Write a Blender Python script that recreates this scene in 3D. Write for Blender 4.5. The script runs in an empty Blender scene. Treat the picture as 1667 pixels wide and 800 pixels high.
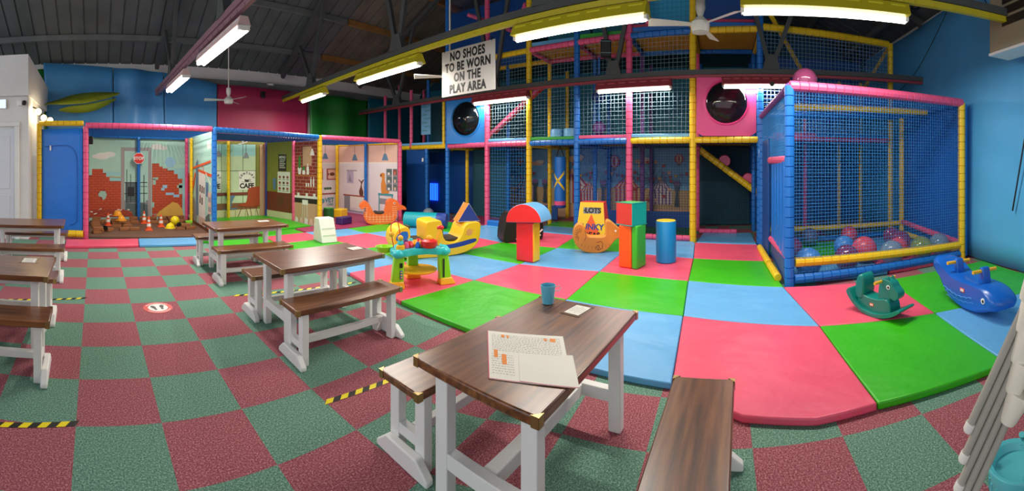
import bpy, bmesh, math, random
from mathutils import Vector, Matrix
R = math.radians
PI = math.pi
scene = bpy.context.scene
col = scene.collection

# ------------------------------------------------------------------ camera, world, exposure
FOC, HOR = 650.86, 264.56          # the photograph is a cylindrical panorama of 1667 x 800
cam = bpy.data.cameras.new('camera')
camera = bpy.data.objects.new('camera', cam)
col.objects.link(camera)
scene.camera = camera
cam.type = 'PANO'
cam.panorama_type = 'CENTRAL_CYLINDRICAL'
cam.central_cylindrical_range_u_min = -833.5 / FOC
cam.central_cylindrical_range_u_max = 833.5 / FOC
cam.central_cylindrical_range_v_min = -(800 - HOR) / FOC
cam.central_cylindrical_range_v_max = HOR / FOC
cam.central_cylindrical_radius = 1.0
cam.clip_start = 0.02
camera.location = (0.1101, -6.3116, 1.5284)
camera.rotation_euler = (PI / 2, 0, -1.0435)

world = bpy.data.worlds.new('world')
scene.world = world
world.use_nodes = True
bg = world.node_tree.nodes['Background']
bg.inputs['Color'].default_value = (0.88, 0.93, 1.0, 1)
bg.inputs['Strength'].default_value = 1.4
LAMP_POWER = 76.0                   # each fluorescent fitting
TUBE_GLOW = 9.0

vs = scene.view_settings
vs.view_transform = 'Standard'
vs.look = 'None'
vs.gamma = 1.0
vs.use_curve_mapping = False
vs.exposure = 0.1

# ------------------------------------------------------------------ materials
def lin(h):
    if isinstance(h, str):
        c = [int(h[i:i + 2], 16) / 255 for i in (0, 2, 4)]
        return tuple(x / 12.92 if x <= .04045 else ((x + .055) / 1.055) ** 2.4 for x in c) + (1,)
    return tuple(h) + (1,)

MATS = {}
def mat(name, hexc=None, rough=.5, metal=0., spec=.5, bump=0., bscale=40., bdist=.02, vary=0., vscale=3., emit=0., alpha=1., trans=0., coat=0.):
    if hexc is None:
        return MATS[name]
    m = bpy.data.materials.new(name)
    m.use_nodes = True
    nt = m.node_tree
    b = nt.nodes['Principled BSDF']
    c = lin(hexc)
    b.inputs['Base Color'].default_value = c
    b.inputs['Roughness'].default_value = rough
    b.inputs['Metallic'].default_value = metal
    b.inputs['Specular IOR Level'].default_value = spec
    b.inputs['Coat Weight'].default_value = coat
    if emit:
        b.inputs['Emission Color'].default_value = c
        b.inputs['Emission Strength'].default_value = emit
    if alpha < 1:
        b.inputs['Alpha'].default_value = alpha
    if trans:
        b.inputs['Transmission Weight'].default_value = trans
        b.inputs['IOR'].default_value = 1.4
    tc = nt.nodes.new('ShaderNodeTexCoord')
    n = nt.nodes.new('ShaderNodeTexNoise')
    nt.links.new(tc.outputs['Object'], n.inputs['Vector'])
    n.inputs['Scale'].default_value = vscale
    n.inputs['Detail'].default_value = 4
    v = vary if vary else .04
    mp = nt.nodes.new('ShaderNodeMapRange')
    mp.inputs['From Min'].default_value = .3
    mp.inputs['From Max'].default_value = .7
    mp.inputs['To Min'].default_value = 1 - v
    mp.inputs['To Max'].default_value = 1 + v * .4
    nt.links.new(n.outputs['Fac'], mp.inputs['Value'])
    vm = nt.nodes.new('ShaderNodeVectorMath')
    vm.operation = 'SCALE'
    vm.inputs[0].default_value = c[:3]
    nt.links.new(mp.outputs[0], vm.inputs['Scale'])
    nt.links.new(vm.outputs[0], b.inputs['Base Color'])
    if bump:
        n2 = nt.nodes.new('ShaderNodeTexNoise')
        nt.links.new(tc.outputs['Object'], n2.inputs['Vector'])
        n2.inputs['Scale'].default_value = bscale
        n2.inputs['Detail'].default_value = 3
        bp = nt.nodes.new('ShaderNodeBump')
        bp.inputs['Strength'].default_value = bump
        bp.inputs['Distance'].default_value = bdist
        nt.links.new(n2.outputs['Fac'], bp.inputs['Height'])
        nt.links.new(bp.outputs[0], b.inputs['Normal'])
    MATS[name] = m
    return m

# ------------------------------------------------------------------ mesh builder
class MB:
    def __init__(self):
        self.v, self.f, self.mi, self.sm, self.names = [], [], [], [], []
        self.M = Matrix.Identity(4)
    def m(self, name):
        if name not in self.names:
            self.names.append(name)
        return self.names.index(name)
    def add(self, verts, faces, name, smooth=False):
        o = len(self.v)
        self.v += [self.M @ Vector(p) for p in verts]
        k = self.m(name)
        for f in faces:
            self.f.append([i + o for i in f])
            self.mi.append(k)
            self.sm.append(smooth)
        return self
    def poly(self, pts, name):
        return self.add(pts, [list(range(len(pts)))], name)
    def box(self, c, s, name, rz=0.):
        x, y, z = [k / 2 for k in s]
        rot = Matrix.Rotation(rz, 3, 'Z')
        vs_ = [Vector(c) + rot @ Vector((a * x, b * y, d * z)) for d in (-1, 1) for b in (-1, 1) for a in (-1, 1)]
        return self.add(vs_, [(0, 2, 3, 1), (4, 5, 7, 6), (0, 1, 5, 4), (2, 6, 7, 3), (0, 4, 6, 2), (1, 3, 7, 5)], name)
    def hexa(self, p, name):            # 8 corners: bottom four ccw, top four ccw
        return self.add(p, [(3, 2, 1, 0), (4, 5, 6, 7), (0, 1, 5, 4), (1, 2, 6, 5), (2, 3, 7, 6), (3, 0, 4, 7)], name)
    def rings(self, rings, name, closed=False, caps=True, smooth=True):
        n = len(rings[0])
        vs_ = [p for r in rings for p in r]
        fs = []
        m = len(rings)
        for i in range(m if closed else m - 1):
            a, b = i * n, ((i + 1) % m) * n
            for j in range(n):
                k = (j + 1) % n
                fs.append((a + j, a + k, b + k, b + j))
        self.add(vs_, fs, name, smooth)
        if caps and not closed:
            self.add(rings[0], [list(range(n))[::-1]], name)
            self.add(rings[-1], [list(range(n))], name)
        return self
    def cyl(self, p0, p1, r0, name, r1=None, n=14, caps=True):
        return self.axis(p0, p1, [(0, r0), (1, r0 if r1 is None else r1)], name, n, caps)
    def axis(self, p0, p1, prof, name, n=12, caps=True, smooth=True):   # prof: (t along, radius)
        p0, p1 = Vector(p0), Vector(p1)
        d = (p1 - p0)
        q = d.to_track_quat('Z', 'Y')
        rr = []
        for t, r in prof:
            c = p0 + d * t
            rr.append([c + q @ Vector((r * math.cos(2 * PI * k / n), r * math.sin(2 * PI * k / n), 0)) for k in range(n)])
        return self.rings(rr, name, caps=caps, smooth=smooth)
    def tube(self, pts, r, name, n=8, closed=False):
        pts = [Vector(p) for p in pts]
        rr = []
        N = len(pts)
        for i, p in enumerate(pts):
            a = pts[i - 1] if (i or closed) else p
            b = pts[(i + 1) % N] if (i < N - 1 or closed) else p
            q = (b - a).to_track_quat('Z', 'Y')
            rad = r[i] if isinstance(r, (list, tuple)) else r
            rr.append([p + q @ Vector((rad * math.cos(2 * PI * k / n), rad * math.sin(2 * PI * k / n), 0)) for k in range(n)])
        return self.rings(rr, name, closed=closed)
    def sphere(self, c, r, name, n=20, m=12, sc=(1, 1, 1), z0=-1., z1=1.):
        rr = []
        a0, a1 = math.asin(max(-1, z0)), math.asin(min(1, z1))
        for i in range(m + 1):
            a = a0 + (a1 - a0) * i / m
            rad = max(math.cos(a), .004) * r
            rr.append([Vector(c) + Vector((rad * math.cos(2 * PI * k / n) * sc[0], rad * math.sin(2 * PI * k / n) * sc[1], math.sin(a) * r * sc[2])) for k in range(n)])
        return self.rings(rr, name)
    def lathe(self, c, prof, name, n=24, caps=True):     # prof (r, z)
        rr = [[Vector(c) + Vector((r * math.cos(2 * PI * k / n), r * math.sin(2 * PI * k / n), z)) for k in range(n)] for r, z in prof]
        return self.rings(rr, name, caps=caps)
    def prism(self, poly, y0, y1, name, side=None):       # outline in local x,z extruded along y
        n = len(poly)
        area = sum(poly[i][0] * poly[(i + 1) % n][1] - poly[(i + 1) % n][0] * poly[i][1] for i in range(n))
        if area < 0:
            poly = poly[::-1]
        vs_ = [(x, y0, z) for x, z in poly] + [(x, y1, z) for x, z in poly]
        self.add(vs_, [list(range(n)), list(range(n, 2 * n))[::-1]], name)
        self.add(vs_, [(i, i + n, (i + 1) % n + n, (i + 1) % n) for i in range(n)], side or name, smooth=True)
        return self
    def text(self, s, size, name, M, bold=0., depth=.002, align='CENTER', space=1.):
        cu = bpy.data.curves.new('t', 'FONT')
        cu.body = s
        cu.size = size
        cu.align_x = align
        cu.align_y = 'CENTER'
        cu.offset = bold
        cu.extrude = depth
        cu.resolution_u = 3
        cu.space_character = space
        ob = bpy.data.objects.new('t', cu)
        me = bpy.data.meshes.new_from_object(ob)
        old = self.M
        self.M = old @ M
        self.add([v.co for v in me.vertices], [list(p.vertices) for p in me.polygons], name)
        self.M = old
        bpy.data.objects.remove(ob)
        bpy.data.curves.remove(cu)
        bpy.data.meshes.remove(me)
        return self
    def build(self, name, parent=None, world=False, bevel=0., seg=2, sub=0, angle=35, label=None, kind=None, origin=None):
        me = bpy.data.meshes.new(name)
        off = Vector((0, 0, 0))
        if world and parent is not None:
            off = parent.location.copy()
        elif origin is not None:
            off = Vector(origin)
        me.from_pydata([p - off for p in self.v], [], self.f)
        for n in self.names:
            me.materials.append(MATS[n])
        me.polygons.foreach_set('material_index', self.mi)
        me.polygons.foreach_set('use_smooth', self.sm)
        me.update()
        if bevel or sub:
            b = bmesh.new()
            b.from_mesh(me)
            bmesh.ops.remove_doubles(b, verts=b.verts, dist=1e-5)
            bmesh.ops.recalc_face_normals(b, faces=b.faces)
            for f in b.faces:
                f.smooth = True
            b.to_mesh(me)
            b.free()
        me.set_sharp_from_angle(angle=R(angle))
        o = bpy.data.objects.new(name, me)
        col.objects.link(o)
        if bevel:
            md = o.modifiers.new('bevel', 'BEVEL')
            md.width = bevel
            md.segments = seg
            md.limit_method = 'ANGLE'
            md.angle_limit = R(30)
            md.harden_normals = False
        if sub:
            md = o.modifiers.new('sub', 'SUBSURF')
            md.levels = sub
            md.render_levels = sub
        if origin is not None and parent is None:
            o.location = origin
        if parent is not None:
            o.parent = parent
        if label:
            o['label'] = label
        if kind:
            o['kind'] = kind
        return o

def thing(name, label, cat, loc=(0, 0, 0), rz=0., group=None):
    o = bpy.data.objects.new(name, None)
    o.empty_display_size = .1
    o.location = loc
    o.rotation_euler = (0, 0, rz)
    o['label'] = label
    o['category'] = cat
    if group:
        o['group'] = group
    col.objects.link(o)
    return o
def tag(o, label, cat, group=None, kind=None):
    o['label'] = label
    o['category'] = cat
    if group:
        o['group'] = group
    if kind:
        o['kind'] = kind
    return o
def dup(src, loc, rz=None, label=None, group=None, scale=None):
    def cp(o, par):
        c = o.copy()
        col.objects.link(c)
        if par is not None:
            c.parent = par
        for ch in o.children:
            cp(ch, c)
        return c
    c = cp(src, None)
    c.location = loc
    if rz is not None:
        c.rotation_euler = (0, 0, rz)
    if scale:
        c.scale = scale
    if label:
        c['label'] = label
    if group:
        c['group'] = group
    return c
def spline(pts, n=6, closed=True):
    out = []
    N = len(pts)
    rng = range(N) if closed else range(N - 1)
    for i in rng:
        g = lambda k: pts[k % N] if closed else pts[min(max(k, 0), N - 1)]
        p0, p1, p2, p3 = g(i - 1), g(i), g(i + 1), g(i + 2)
        for s in range(n):
            t = s / n
            out.append(tuple(.5 * (2 * b + (c - a) * t + (2 * a - 5 * b + 4 * c - d) * t * t + (3 * b - a - 3 * c + d) * t ** 3) for a, b, c, d in zip(p0, p1, p2, p3)))
    if not closed:
        out.append(tuple(pts[-1]))
    return out
def pad(mb, p0, p1, r, name, pitch=.13, n=10):
    """a foam sleeved pole: short sleeves butted together with a groove at each tie"""
    L = (Vector(p1) - Vector(p0)).length
    k = max(1, round(L / pitch))
    prof = [(0, r * .9)]
    for i in range(k):
        prof += [((i + .06) / k, r), ((i + .94) / k, r)]
        if i < k - 1:
            prof.append(((i + 1) / k, r * .78))
    prof.append((1, r * .9))
    return mb.axis(p0, p1, prof, name, n)
def net(mb, o, u, v, cell, w, name, sag=0., seed=1):
    """a knotted net between the corner o and the edge vectors u, v; every string is a thin square rod"""
    o, u, v = Vector(o), Vector(u), Vector(v)
    nu, nv = max(1, round(u.length / cell)), max(1, round(v.length / cell))
    nrm = u.cross(v).normalized()
    un, vn = u.normalized(), v.normalized()
    rnd = random.Random(seed)
    def strand(a, b, side):
        segs = 4 if sag else 1
        pts = []
        j = rnd.uniform(-1, 1) * sag
        for i in range(segs + 1):
            t = i / segs
            pts.append(a.lerp(b, t) + (side * j + nrm * j * .6) * math.sin(PI * t))
        rr = [[p + side * w * .5, p + nrm * w * .5, p - side * w * .5, p - nrm * w * .5] for p in pts]
        mb.rings(rr, name, caps=False, smooth=False)
    for i in range(1, nu):
        strand(o + u * (i / nu), o + u * (i / nu) + v, un)
    for j in range(1, nv):
        strand(o + v * (j / nv), o + v * (j / nv) + u, vn)
    return mb
def frame_matrix(o, xdir, ydir):
    """matrix whose local x, y lie along the two directions (for lettering and prints on a plane)"""
    x = Vector(xdir).normalized()
    y = Vector(ydir).normalized()
    z = x.cross(y)
    M = Matrix((x, y, z)).transposed().to_4x4()
    M.translation = Vector(o)
    return M

# palette
for nm, hx, ro, kw in [
    ('vinyl_blue', '1C6FC4', .4, {}), ('vinyl_pink', 'E85A86', .4, {}), ('vinyl_yellow', 'F2C61E', .42, {}), ('vinyl_red', 'E23326', .35, {}),
    ('vinyl_green', '2FA52F', .4, {}), ('vinyl_orange', 'F5821F', .4, {}), ('vinyl_teal', '109C9C', .4, {}), ('vinyl_navy', '1D3C8E', .45, {}),
    ('vinyl_sky', '6FB4E6', .35, {}), ('vinyl_black', '1B1715', .4, {}), ('vinyl_purple', '3A2266', .45, {}), ('vinyl_darkgreen', '1F6B2A', .45, {}),
    ('mat_pink', 'EA5571', .38, dict(bump=.6, bscale=2.6, bdist=.045, vary=.05)), ('mat_green', '37B410', .38, dict(bump=.6, bscale=2.6, bdist=.045, vary=.05)),
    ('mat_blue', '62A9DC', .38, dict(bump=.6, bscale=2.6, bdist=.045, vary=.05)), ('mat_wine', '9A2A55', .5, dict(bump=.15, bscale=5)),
    ('tarp_blue', '4590CA', .42, dict(bump=.5, bscale=2.2, vary=.1, vscale=1.5)), ('tarp_pink', 'B32C55', .5, dict(bump=.5, bscale=2, vary=.1)),
    ('tarp_green', '1A7A28', .5, dict(bump=.4, bscale=2, vary=.1)), ('tarp_right', '5AB2EA', .4, dict(bump=.35, bscale=1.6, vary=.12, vscale=1.2)),
    ('white_paint', 'E9E8E4', .45, {}), ('wall_white', 'E4E1DC', .6, dict(bump=.05)), ('door_white', 'DADDE4', .4, {}),
    ('plaster_teal', '0F4A58', .7, dict(vary=.1)), ('roof_grey', '5B605F', .8, dict(vary=.25, vscale=1.5)), ('steel_dark', '4A4C4B', .6, dict(vary=.15)),
    ('purlin_grey', '6C706E', .75, dict(vary=.2)), ('timber_orange', '9A6A35', .7, dict(vary=.2)),
    ('paint_pinkbrown', '8A6670', .5, {}), ('paint_yellow', 'C9B91E', .45, {}), ('paint_red', '9C3842', .45, {}), ('lamp_body_pink', 'D9B9B6', .5, {}),
    ('chrome', 'B59C68', .35, dict(metal=1.)), ('grey_tube', 'AEAAA1', .35, {}), ('cream_plastic', 'FBF6E8', .4, {}), ('white_plastic', 'F4F2EC', .35, {}), ('whale_line', '4E8EDB', .4, {}),
    ('net_white', '84A6B4', .7, {}), ('net_blue', '2F86CF', .7, {}), ('net_dark', '16263C', .8, {}), ('net_navy', '1E4FA8', .7, {}),
    ('panel_blue', '1E78DC', .35, dict(bump=.6, bscale=3.5)), ('panel_navy', '104C95', .45, dict(bump=.2, bscale=4)), ('panel_teal', '0E6E86', .6, {}), ('deck_yellow', 'C79314', .6, dict(vary=.15)),
    ('panel_cyan', '2FA6CF', .5, {}), ('plastic_teal', '128074', .3, {}), ('plastic_blue', '1763C6', .25, {}), ('plastic_yellow', 'F0B52A', .35, {}),
    ('plastic_lime', '9BDE1C', .35, {}), ('plastic_aqua', '35C6CC', .35, {}), ('plastic_amber', 'F9B11A', .35, {}), ('plastic_red', 'E0252A', .3, {}),
    ('bucket_teal', '5AC0CA', .35, {}), ('cup_blue', '5FB4CE', .25, {}), ('paper', 'F3EEE2', .7, {}), ('paper_pink', 'D94C6A', .6, {}), ('ink', '2B2B30', .7, {}), ('ink_grey', 'A7A2A0', .7, {}), ('marker_orange', 'F48A1E', .6, {}),
    ('hazard_yellow', 'F3DA12', .45, {}), ('hazard_black', '22201C', .5, {}), ('sticker_red', 'D8473F', .45, {}), ('sticker_white', 'EDE9E2', .45, {}), ('sticker_dark', '4A4A44', .5, {}),
    ('sign_white', 'DDD5CE', .5, {}), ('black', '141414', .45, {}), ('brick_brown', '9C6238', .7, dict(vary=.2)), ('floor_brown', '6B4A38', .8, dict(vary=.15)),
    ('cone_orange', 'EE5A22', .5, {}), ('hat_yellow', 'F2D914', .3, {}), ('hat_orange', 'F0A020', .35, {}), ('saw_green', '8CDB38', .4, {}),
    ('duck_orange', 'F06A28', .45, {}), ('duck_line', 'F6C6A4', .6, {}), ('chicken_tan', 'E8A23E', .5, {}), ('chicken_orange', 'D9832B', .5, dict(vary=.1)), ('brown_line', '7A3F16', .6, {}),
    ('tether_black', '1A1A1C', .6, {}), ('fan_white', 'E4E0D4', .4, {}), ('ac_beige', 'A99E80', .5, {}), ('ac_dark', '2E2418', .6, {}), ('leaf_green', '8E9E1E', .6, dict(vary=.1)), ('leaf_vein', '6C7C14', .6, {}),
    ('rubber', '2A2A2A', .6, {}), ('seat_dark', '3A322C', .6, {}), ('planet', 'DE9A5A', .5, {}), ('block_grey', 'C9CBBE', .45, {}), ('block_white', 'DEDFD6', .45, {}),
    ('ball_red', 'E2505E', .3, {}), ('ball_blue', '4C8FDC', .3, {}), ('uv_glow', '1A55FF', .4, dict(emit=3.)), ('bottle_clear', 'E8F0F2', .2, {}),
    # mural inks
    ('m_sky', 'AFD6C4', .5, {}), ('m_sky2', '9CCFCE', .5, {}), ('m_cloud', 'E6E2DA', .5, {}), ('m_brick', 'C8502C', .5, {}), ('m_mortar', '9E3820', .5, {}), ('m_doorframe', 'A49A96', .5, {}), ('m_scaffold', '5B6B6A', .5, {}), ('m_rubble', 'A8432C', .5, {}), ('m_tip', 'F0E2D2', .5, {}), ('m_sand', 'E0B050', .5, {}), ('m_hole', 'A6C6B4', .5, {}), ('m_ltblue', '9CC8DE', .5, {}),
    ('m_wood', '8A5A3C', .5, {}), ('m_olive', '8A8632', .5, {}), ('m_cream', 'D8CFA4', .5, {}), ('m_glass', 'C4D4AE', .5, {}), ('m_line', '4A4430', .5, {}), ('m_chair', 'A8431E', .5, {}), ('m_brown', '6B3A24', .5, {}), ('m_counter', '7A3526', .5, {}), ('m_redbrick', '8E2E24', .5, {}), ('m_pinkmortar', 'C08A7C', .5, {}), ('m_shelf', 'B0623A', .5, {}), ('m_white', 'E8E2D8', .5, {}), ('m_board', '2C221C', .5, {}), ('m_tan', 'C79A78', .5, {}), ('m_plant', '3F8A3C', .5, {}),
    ('m_vetpink', 'E3C0BC', .5, {}), ('m_vetwhite', 'E2D8DA', .5, {}), ('m_vetpeach', 'E4B9A6', .5, {}), ('m_vetblue', '5F7F9C', .5, {}), ('m_vetteal', '4F98A2', .5, {}), ('m_vetred', 'A34A3A', .5, {}), ('m_dog', 'D88A3C', .5, {}), ('m_grey', '8C8C92', .5, {}), ('m_lilac', 'B9A9C6', .5, {}),
    ('m_circus_sky', '6FA6CC', .5, {}), ('m_circus_sand', 'C0A070', .5, {}), ('m_circus_red', 'B23A3A', .5, {}), ('m_circus_white', 'DCCFC4', .5, {}), ('m_circus_purple', '7A5A8C', .5, {}), ('m_circus_dark', '3A4A58', .5, {}), ('m_circus_peach', 'D8A88C', .5, {}),
]:
    mat(nm, hx, ro, **kw)

# clear and tinted plastics of the domes and the big balls
def clear(name, hexc, alpha):
    m = mat(name, hexc, .08, spec=.6)
    b = m.node_tree.nodes['Principled BSDF']
    b.inputs['Alpha'].default_value = alpha
    b.inputs['Coat Weight'].default_value = .6
    b.inputs['Coat Roughness'].default_value = .05
clear('dome_smoke', '1A242A', .42)
clear('ball_plum', '8E4068', .82)
clear('ball_smoke', '62688C', .78)
clear('ball_lime', '98AA4A', .72)
clear('ball_clear', '8FAEC2', .72)
clear('cup_handle', 'CFE4EA', .5)

def node_mat(name):
    m = bpy.data.materials.new(name)
    m.use_nodes = True
    MATS[name] = m
    return m, m.node_tree, m.node_tree.nodes['Principled BSDF']

# carpet: 50 cm tiles, red and green flecked loops
m, nt, b = node_mat('carpet')
L = nt.links.new
geo = nt.nodes.new('ShaderNodeNewGeometry')
ck = nt.nodes.new('ShaderNodeTexChecker')
ck.inputs['Scale'].default_value = 2.0
ck.inputs['Color1'].default_value = (1, 1, 1, 1)
ck.inputs['Color2'].default_value = (0, 0, 0, 1)
sh = nt.nodes.new('ShaderNodeVectorMath')
sh.operation = 'ADD'
sh.inputs[1].default_value = (0, 0, .13)
tcf = nt.nodes.new('ShaderNodeTexCoord')
L(tcf.outputs['UV'], sh.inputs[0])
L(sh.outputs[0], ck.inputs['Vector'])
nz = nt.nodes.new('ShaderNodeTexNoise')
nz.inputs['Scale'].default_value = 105
nz.inputs['Detail'].default_value = 3
nz.inputs['Roughness'].default_value = .8
L(geo.outputs['Position'], nz.inputs['Vector'])
def ramp(fac, stops):
    r = nt.nodes.new('ShaderNodeValToRGB')
    e = r.color_ramp.elements
    e[0].position, e[0].color = stops[0][0], lin(stops[0][1])
    e[1].position, e[1].color = stops[-1][0], lin(stops[-1][1])
    for p, c in stops[1:-1]:
        x = e.new(p)
        x.color = lin(c)
    L(fac, r.inputs['Fac'])
    return r.outputs['Color']
red = ramp(nz.outputs['Fac'], [(.34, '723C43'), (.5, '9C525C'), (.66, 'CE979A')])
grn = ramp(nz.outputs['Fac'], [(.34, '3F6054'), (.5, '648B78'), (.66, '9DC0AB')])
mx = nt.nodes.new('ShaderNodeMix')
mx.data_type = 'RGBA'
L(ck.outputs['Fac'], mx.inputs['Factor'])
CARPET_MIX = mx
L(red, mx.inputs[6])
L(grn, mx.inputs[7])
L(mx.outputs[2], b.inputs['Base Color'])
b.inputs['Roughness'].default_value = .95
b.inputs['Specular IOR Level'].default_value = .1
bp = nt.nodes.new('ShaderNodeBump')
bp.inputs['Strength'].default_value = .5
bp.inputs['Distance'].default_value = .01
L(nz.outputs['Fac'], bp.inputs['Height'])
L(bp.outputs[0], b.inputs['Normal'])

# stained pine: long grain along the object's x
m, nt, b = node_mat('dark_wood')
L = nt.links.new
tc = nt.nodes.new('ShaderNodeTexCoord')
mpg = nt.nodes.new('ShaderNodeMapping')
mpg.inputs['Scale'].default_value = (1.2, 14, 14)
L(tc.outputs['Object'], mpg.inputs['Vector'])
nz = nt.nodes.new('ShaderNodeTexNoise')
nz.inputs['Scale'].default_value = 2.2
nz.inputs['Detail'].default_value = 6
L(mpg.outputs[0], nz.inputs['Vector'])
c = ramp(nz.outputs['Fac'], [(.3, '46240C'), (.5, '703E1C'), (.72, '925C2E')])
L(c, b.inputs['Base Color'])
b.inputs['Roughness'].default_value = .3
b.inputs['Specular IOR Level'].default_value = .6
b.inputs['Coat Weight'].default_value = .45
b.inputs['Coat Roughness'].default_value = .3
# ================================================================== THE SETTING
def ease(t):
    t = min(max(t, 0), 1)
    return t * t * (3 - 2 * t)
def carpet(x0, x1, y0, y1, lay):
    """a laid section of carpet tiles; lay(x, y) gives the place on the tile pattern (the tiles were not laid on one exact grid)"""
    nx, ny = round((x1 - x0) / .25), max(1, round((y1 - y0) / .25))
    mb = MB()
    P = [(x0 + (x1 - x0) * i / nx, y0 + (y1 - y0) * j / ny, 0) for j in range(ny + 1) for i in range(nx + 1)]
    mb.add(P, [(j * (nx + 1) + i, j * (nx + 1) + i + 1, (j + 1) * (nx + 1) + i + 1, (j + 1) * (nx + 1) + i) for j in range(ny) for i in range(nx)], 'carpet')
    o = mb.build('floor', kind='structure')
    uv = o.data.uv_layers.new(name='UVMap')
    for l in o.data.loops:
        c = o.data.vertices[l.vertex_index].co
        uv.data[l.index].uv = lay(c.x, c.y)
carpet(-5, 11.6, -6.2, 5, lambda x, y: (x - .18 * ease((-4.6 - y) / .8) * ease((x - 1.0) / .8), y - .09 * ease((-4.8 - y) / .9) * ease((x - 1.0) / .8)))
carpet(-5, 11.6, -12.2, -6.2, lambda x, y: (x + .26, y - .03))

mb = MB(); mb.box((4, 4.47, 2.1), (15.2, .2, 4.2), 'wall_white'); mb.build('wall_back', kind='structure')
mb = MB(); mb.prism([(-10.4, 0), (4.6, 0), (4.6, 4.0), (-3.0, 7.8), (-10.4, 4.5)], 11.4, 11.6, 'plaster_teal'); mb.v = [Vector((p.y, p.x, p.z)) for p in mb.v]; mb.build('wall_far', kind='structure')
mb = MB(); mb.box((3.3, -10.35, 2.2), (16.4, .2, 4.4), 'wall_white'); mb.build('wall_right', kind='structure')

# white partition with its door on the left
mb = MB()
mb.box((-2.6, 2.72, 1.42), (2.8, 2.4, 2.85), 'wall_white')
mb.hexa([(-4, 1.44, 2.85), (-1.19, 1.44, 2.85), (-1.13, 4.0, 2.85), (-4, 4.0, 2.85), (-4, 1.44, 3.66), (-1.19, 1.44, 3.66), (-1.1, 4.0, 3.45), (-4, 4.0, 3.45)], 'wall_white')
mb.build('wall_left', kind='structure')
mb = MB()
mb.box((-1.43, 1.5, 1.12), (.09, .06, 2.25), 'white_paint')
mb.box((-1.83, 1.5, 2.29), (.9, .06, .09), 'white_paint')
mb.build('trim_1', kind='structure', bevel=.01)
mb = MB()
mb.box((-1.88, 1.51, 1.11), (.8, .03, 2.2), 'door_white')
d1 = mb.build('door_1', kind='structure')
for z0, z1 in ((.2, .88), (1.0, 2.05)):
    mb = MB(); mb.box((-1.74, 1.492, (z0 + z1) / 2), (.34, .014, z1 - z0), 'door_white'); mb.build('door_panel', d1, bevel=.006)

# roof: two slopes of seamed boards, purlins
def roof_z(y):
    return 4.2 + (4.3 - y) * .48 if y > -3.0 else 4.4 + (y + 10.4) * .445
mat('roof_brown', '6E675A', .75, vary=.3, vscale=2)
def slope(ya, yb, x0, x1, name):
    mb = MB()
    n = int((x1 - x0) / .3)
    prof = []
    for i in range(n):
        x = x0 + (x1 - x0) * i / n
        w = (x1 - x0) / n
        prof += [(x, 0), (x + w * .86, 0), (x + w * .88, .03), (x + w * .98, .03)]
    prof.append((x1, 0))
    vs_ = [(x, ya, roof_z(ya) + d) for x, d in prof] + [(x, yb, roof_z(yb) + d) for x, d in prof]
    k = len(prof)
    return mb.add(vs_, [(i, i + 1, i + 1 + k, i + k) for i in range(k - 1)], name)
s = slope(4.5, -2.99, -5, 6.3, 'roof_grey').build('ceiling', kind='structure')
s2 = slope(4.5, -2.99, 6.3, 11.6, 'roof_brown').build('ceiling', kind='structure')
s3 = slope(-2.99, -10.6, -5, 11.6, 'roof_grey').build('ceiling', kind='structure')
for y in (3.4, 2.1, .7, -.8, -2.3):
    mb = MB(); mb.box((.65, y, roof_z(y) - .07), (11.2, .09, .13), 'purlin_grey'); mb.build('purlin', s)
    mb = MB(); mb.box((8.9, y, roof_z(y) - .07), (5.2, .1, .14), 'timber_orange'); mb.build('purlin', s2)
for y in (-4.2, -5.7, -7.2, -8.6, -9.8):
    mb = MB(); mb.box((3.3, y, roof_z(y) - .07), (16.4, .09, .13), 'purlin_grey'); mb.build('purlin', s3)

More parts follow.
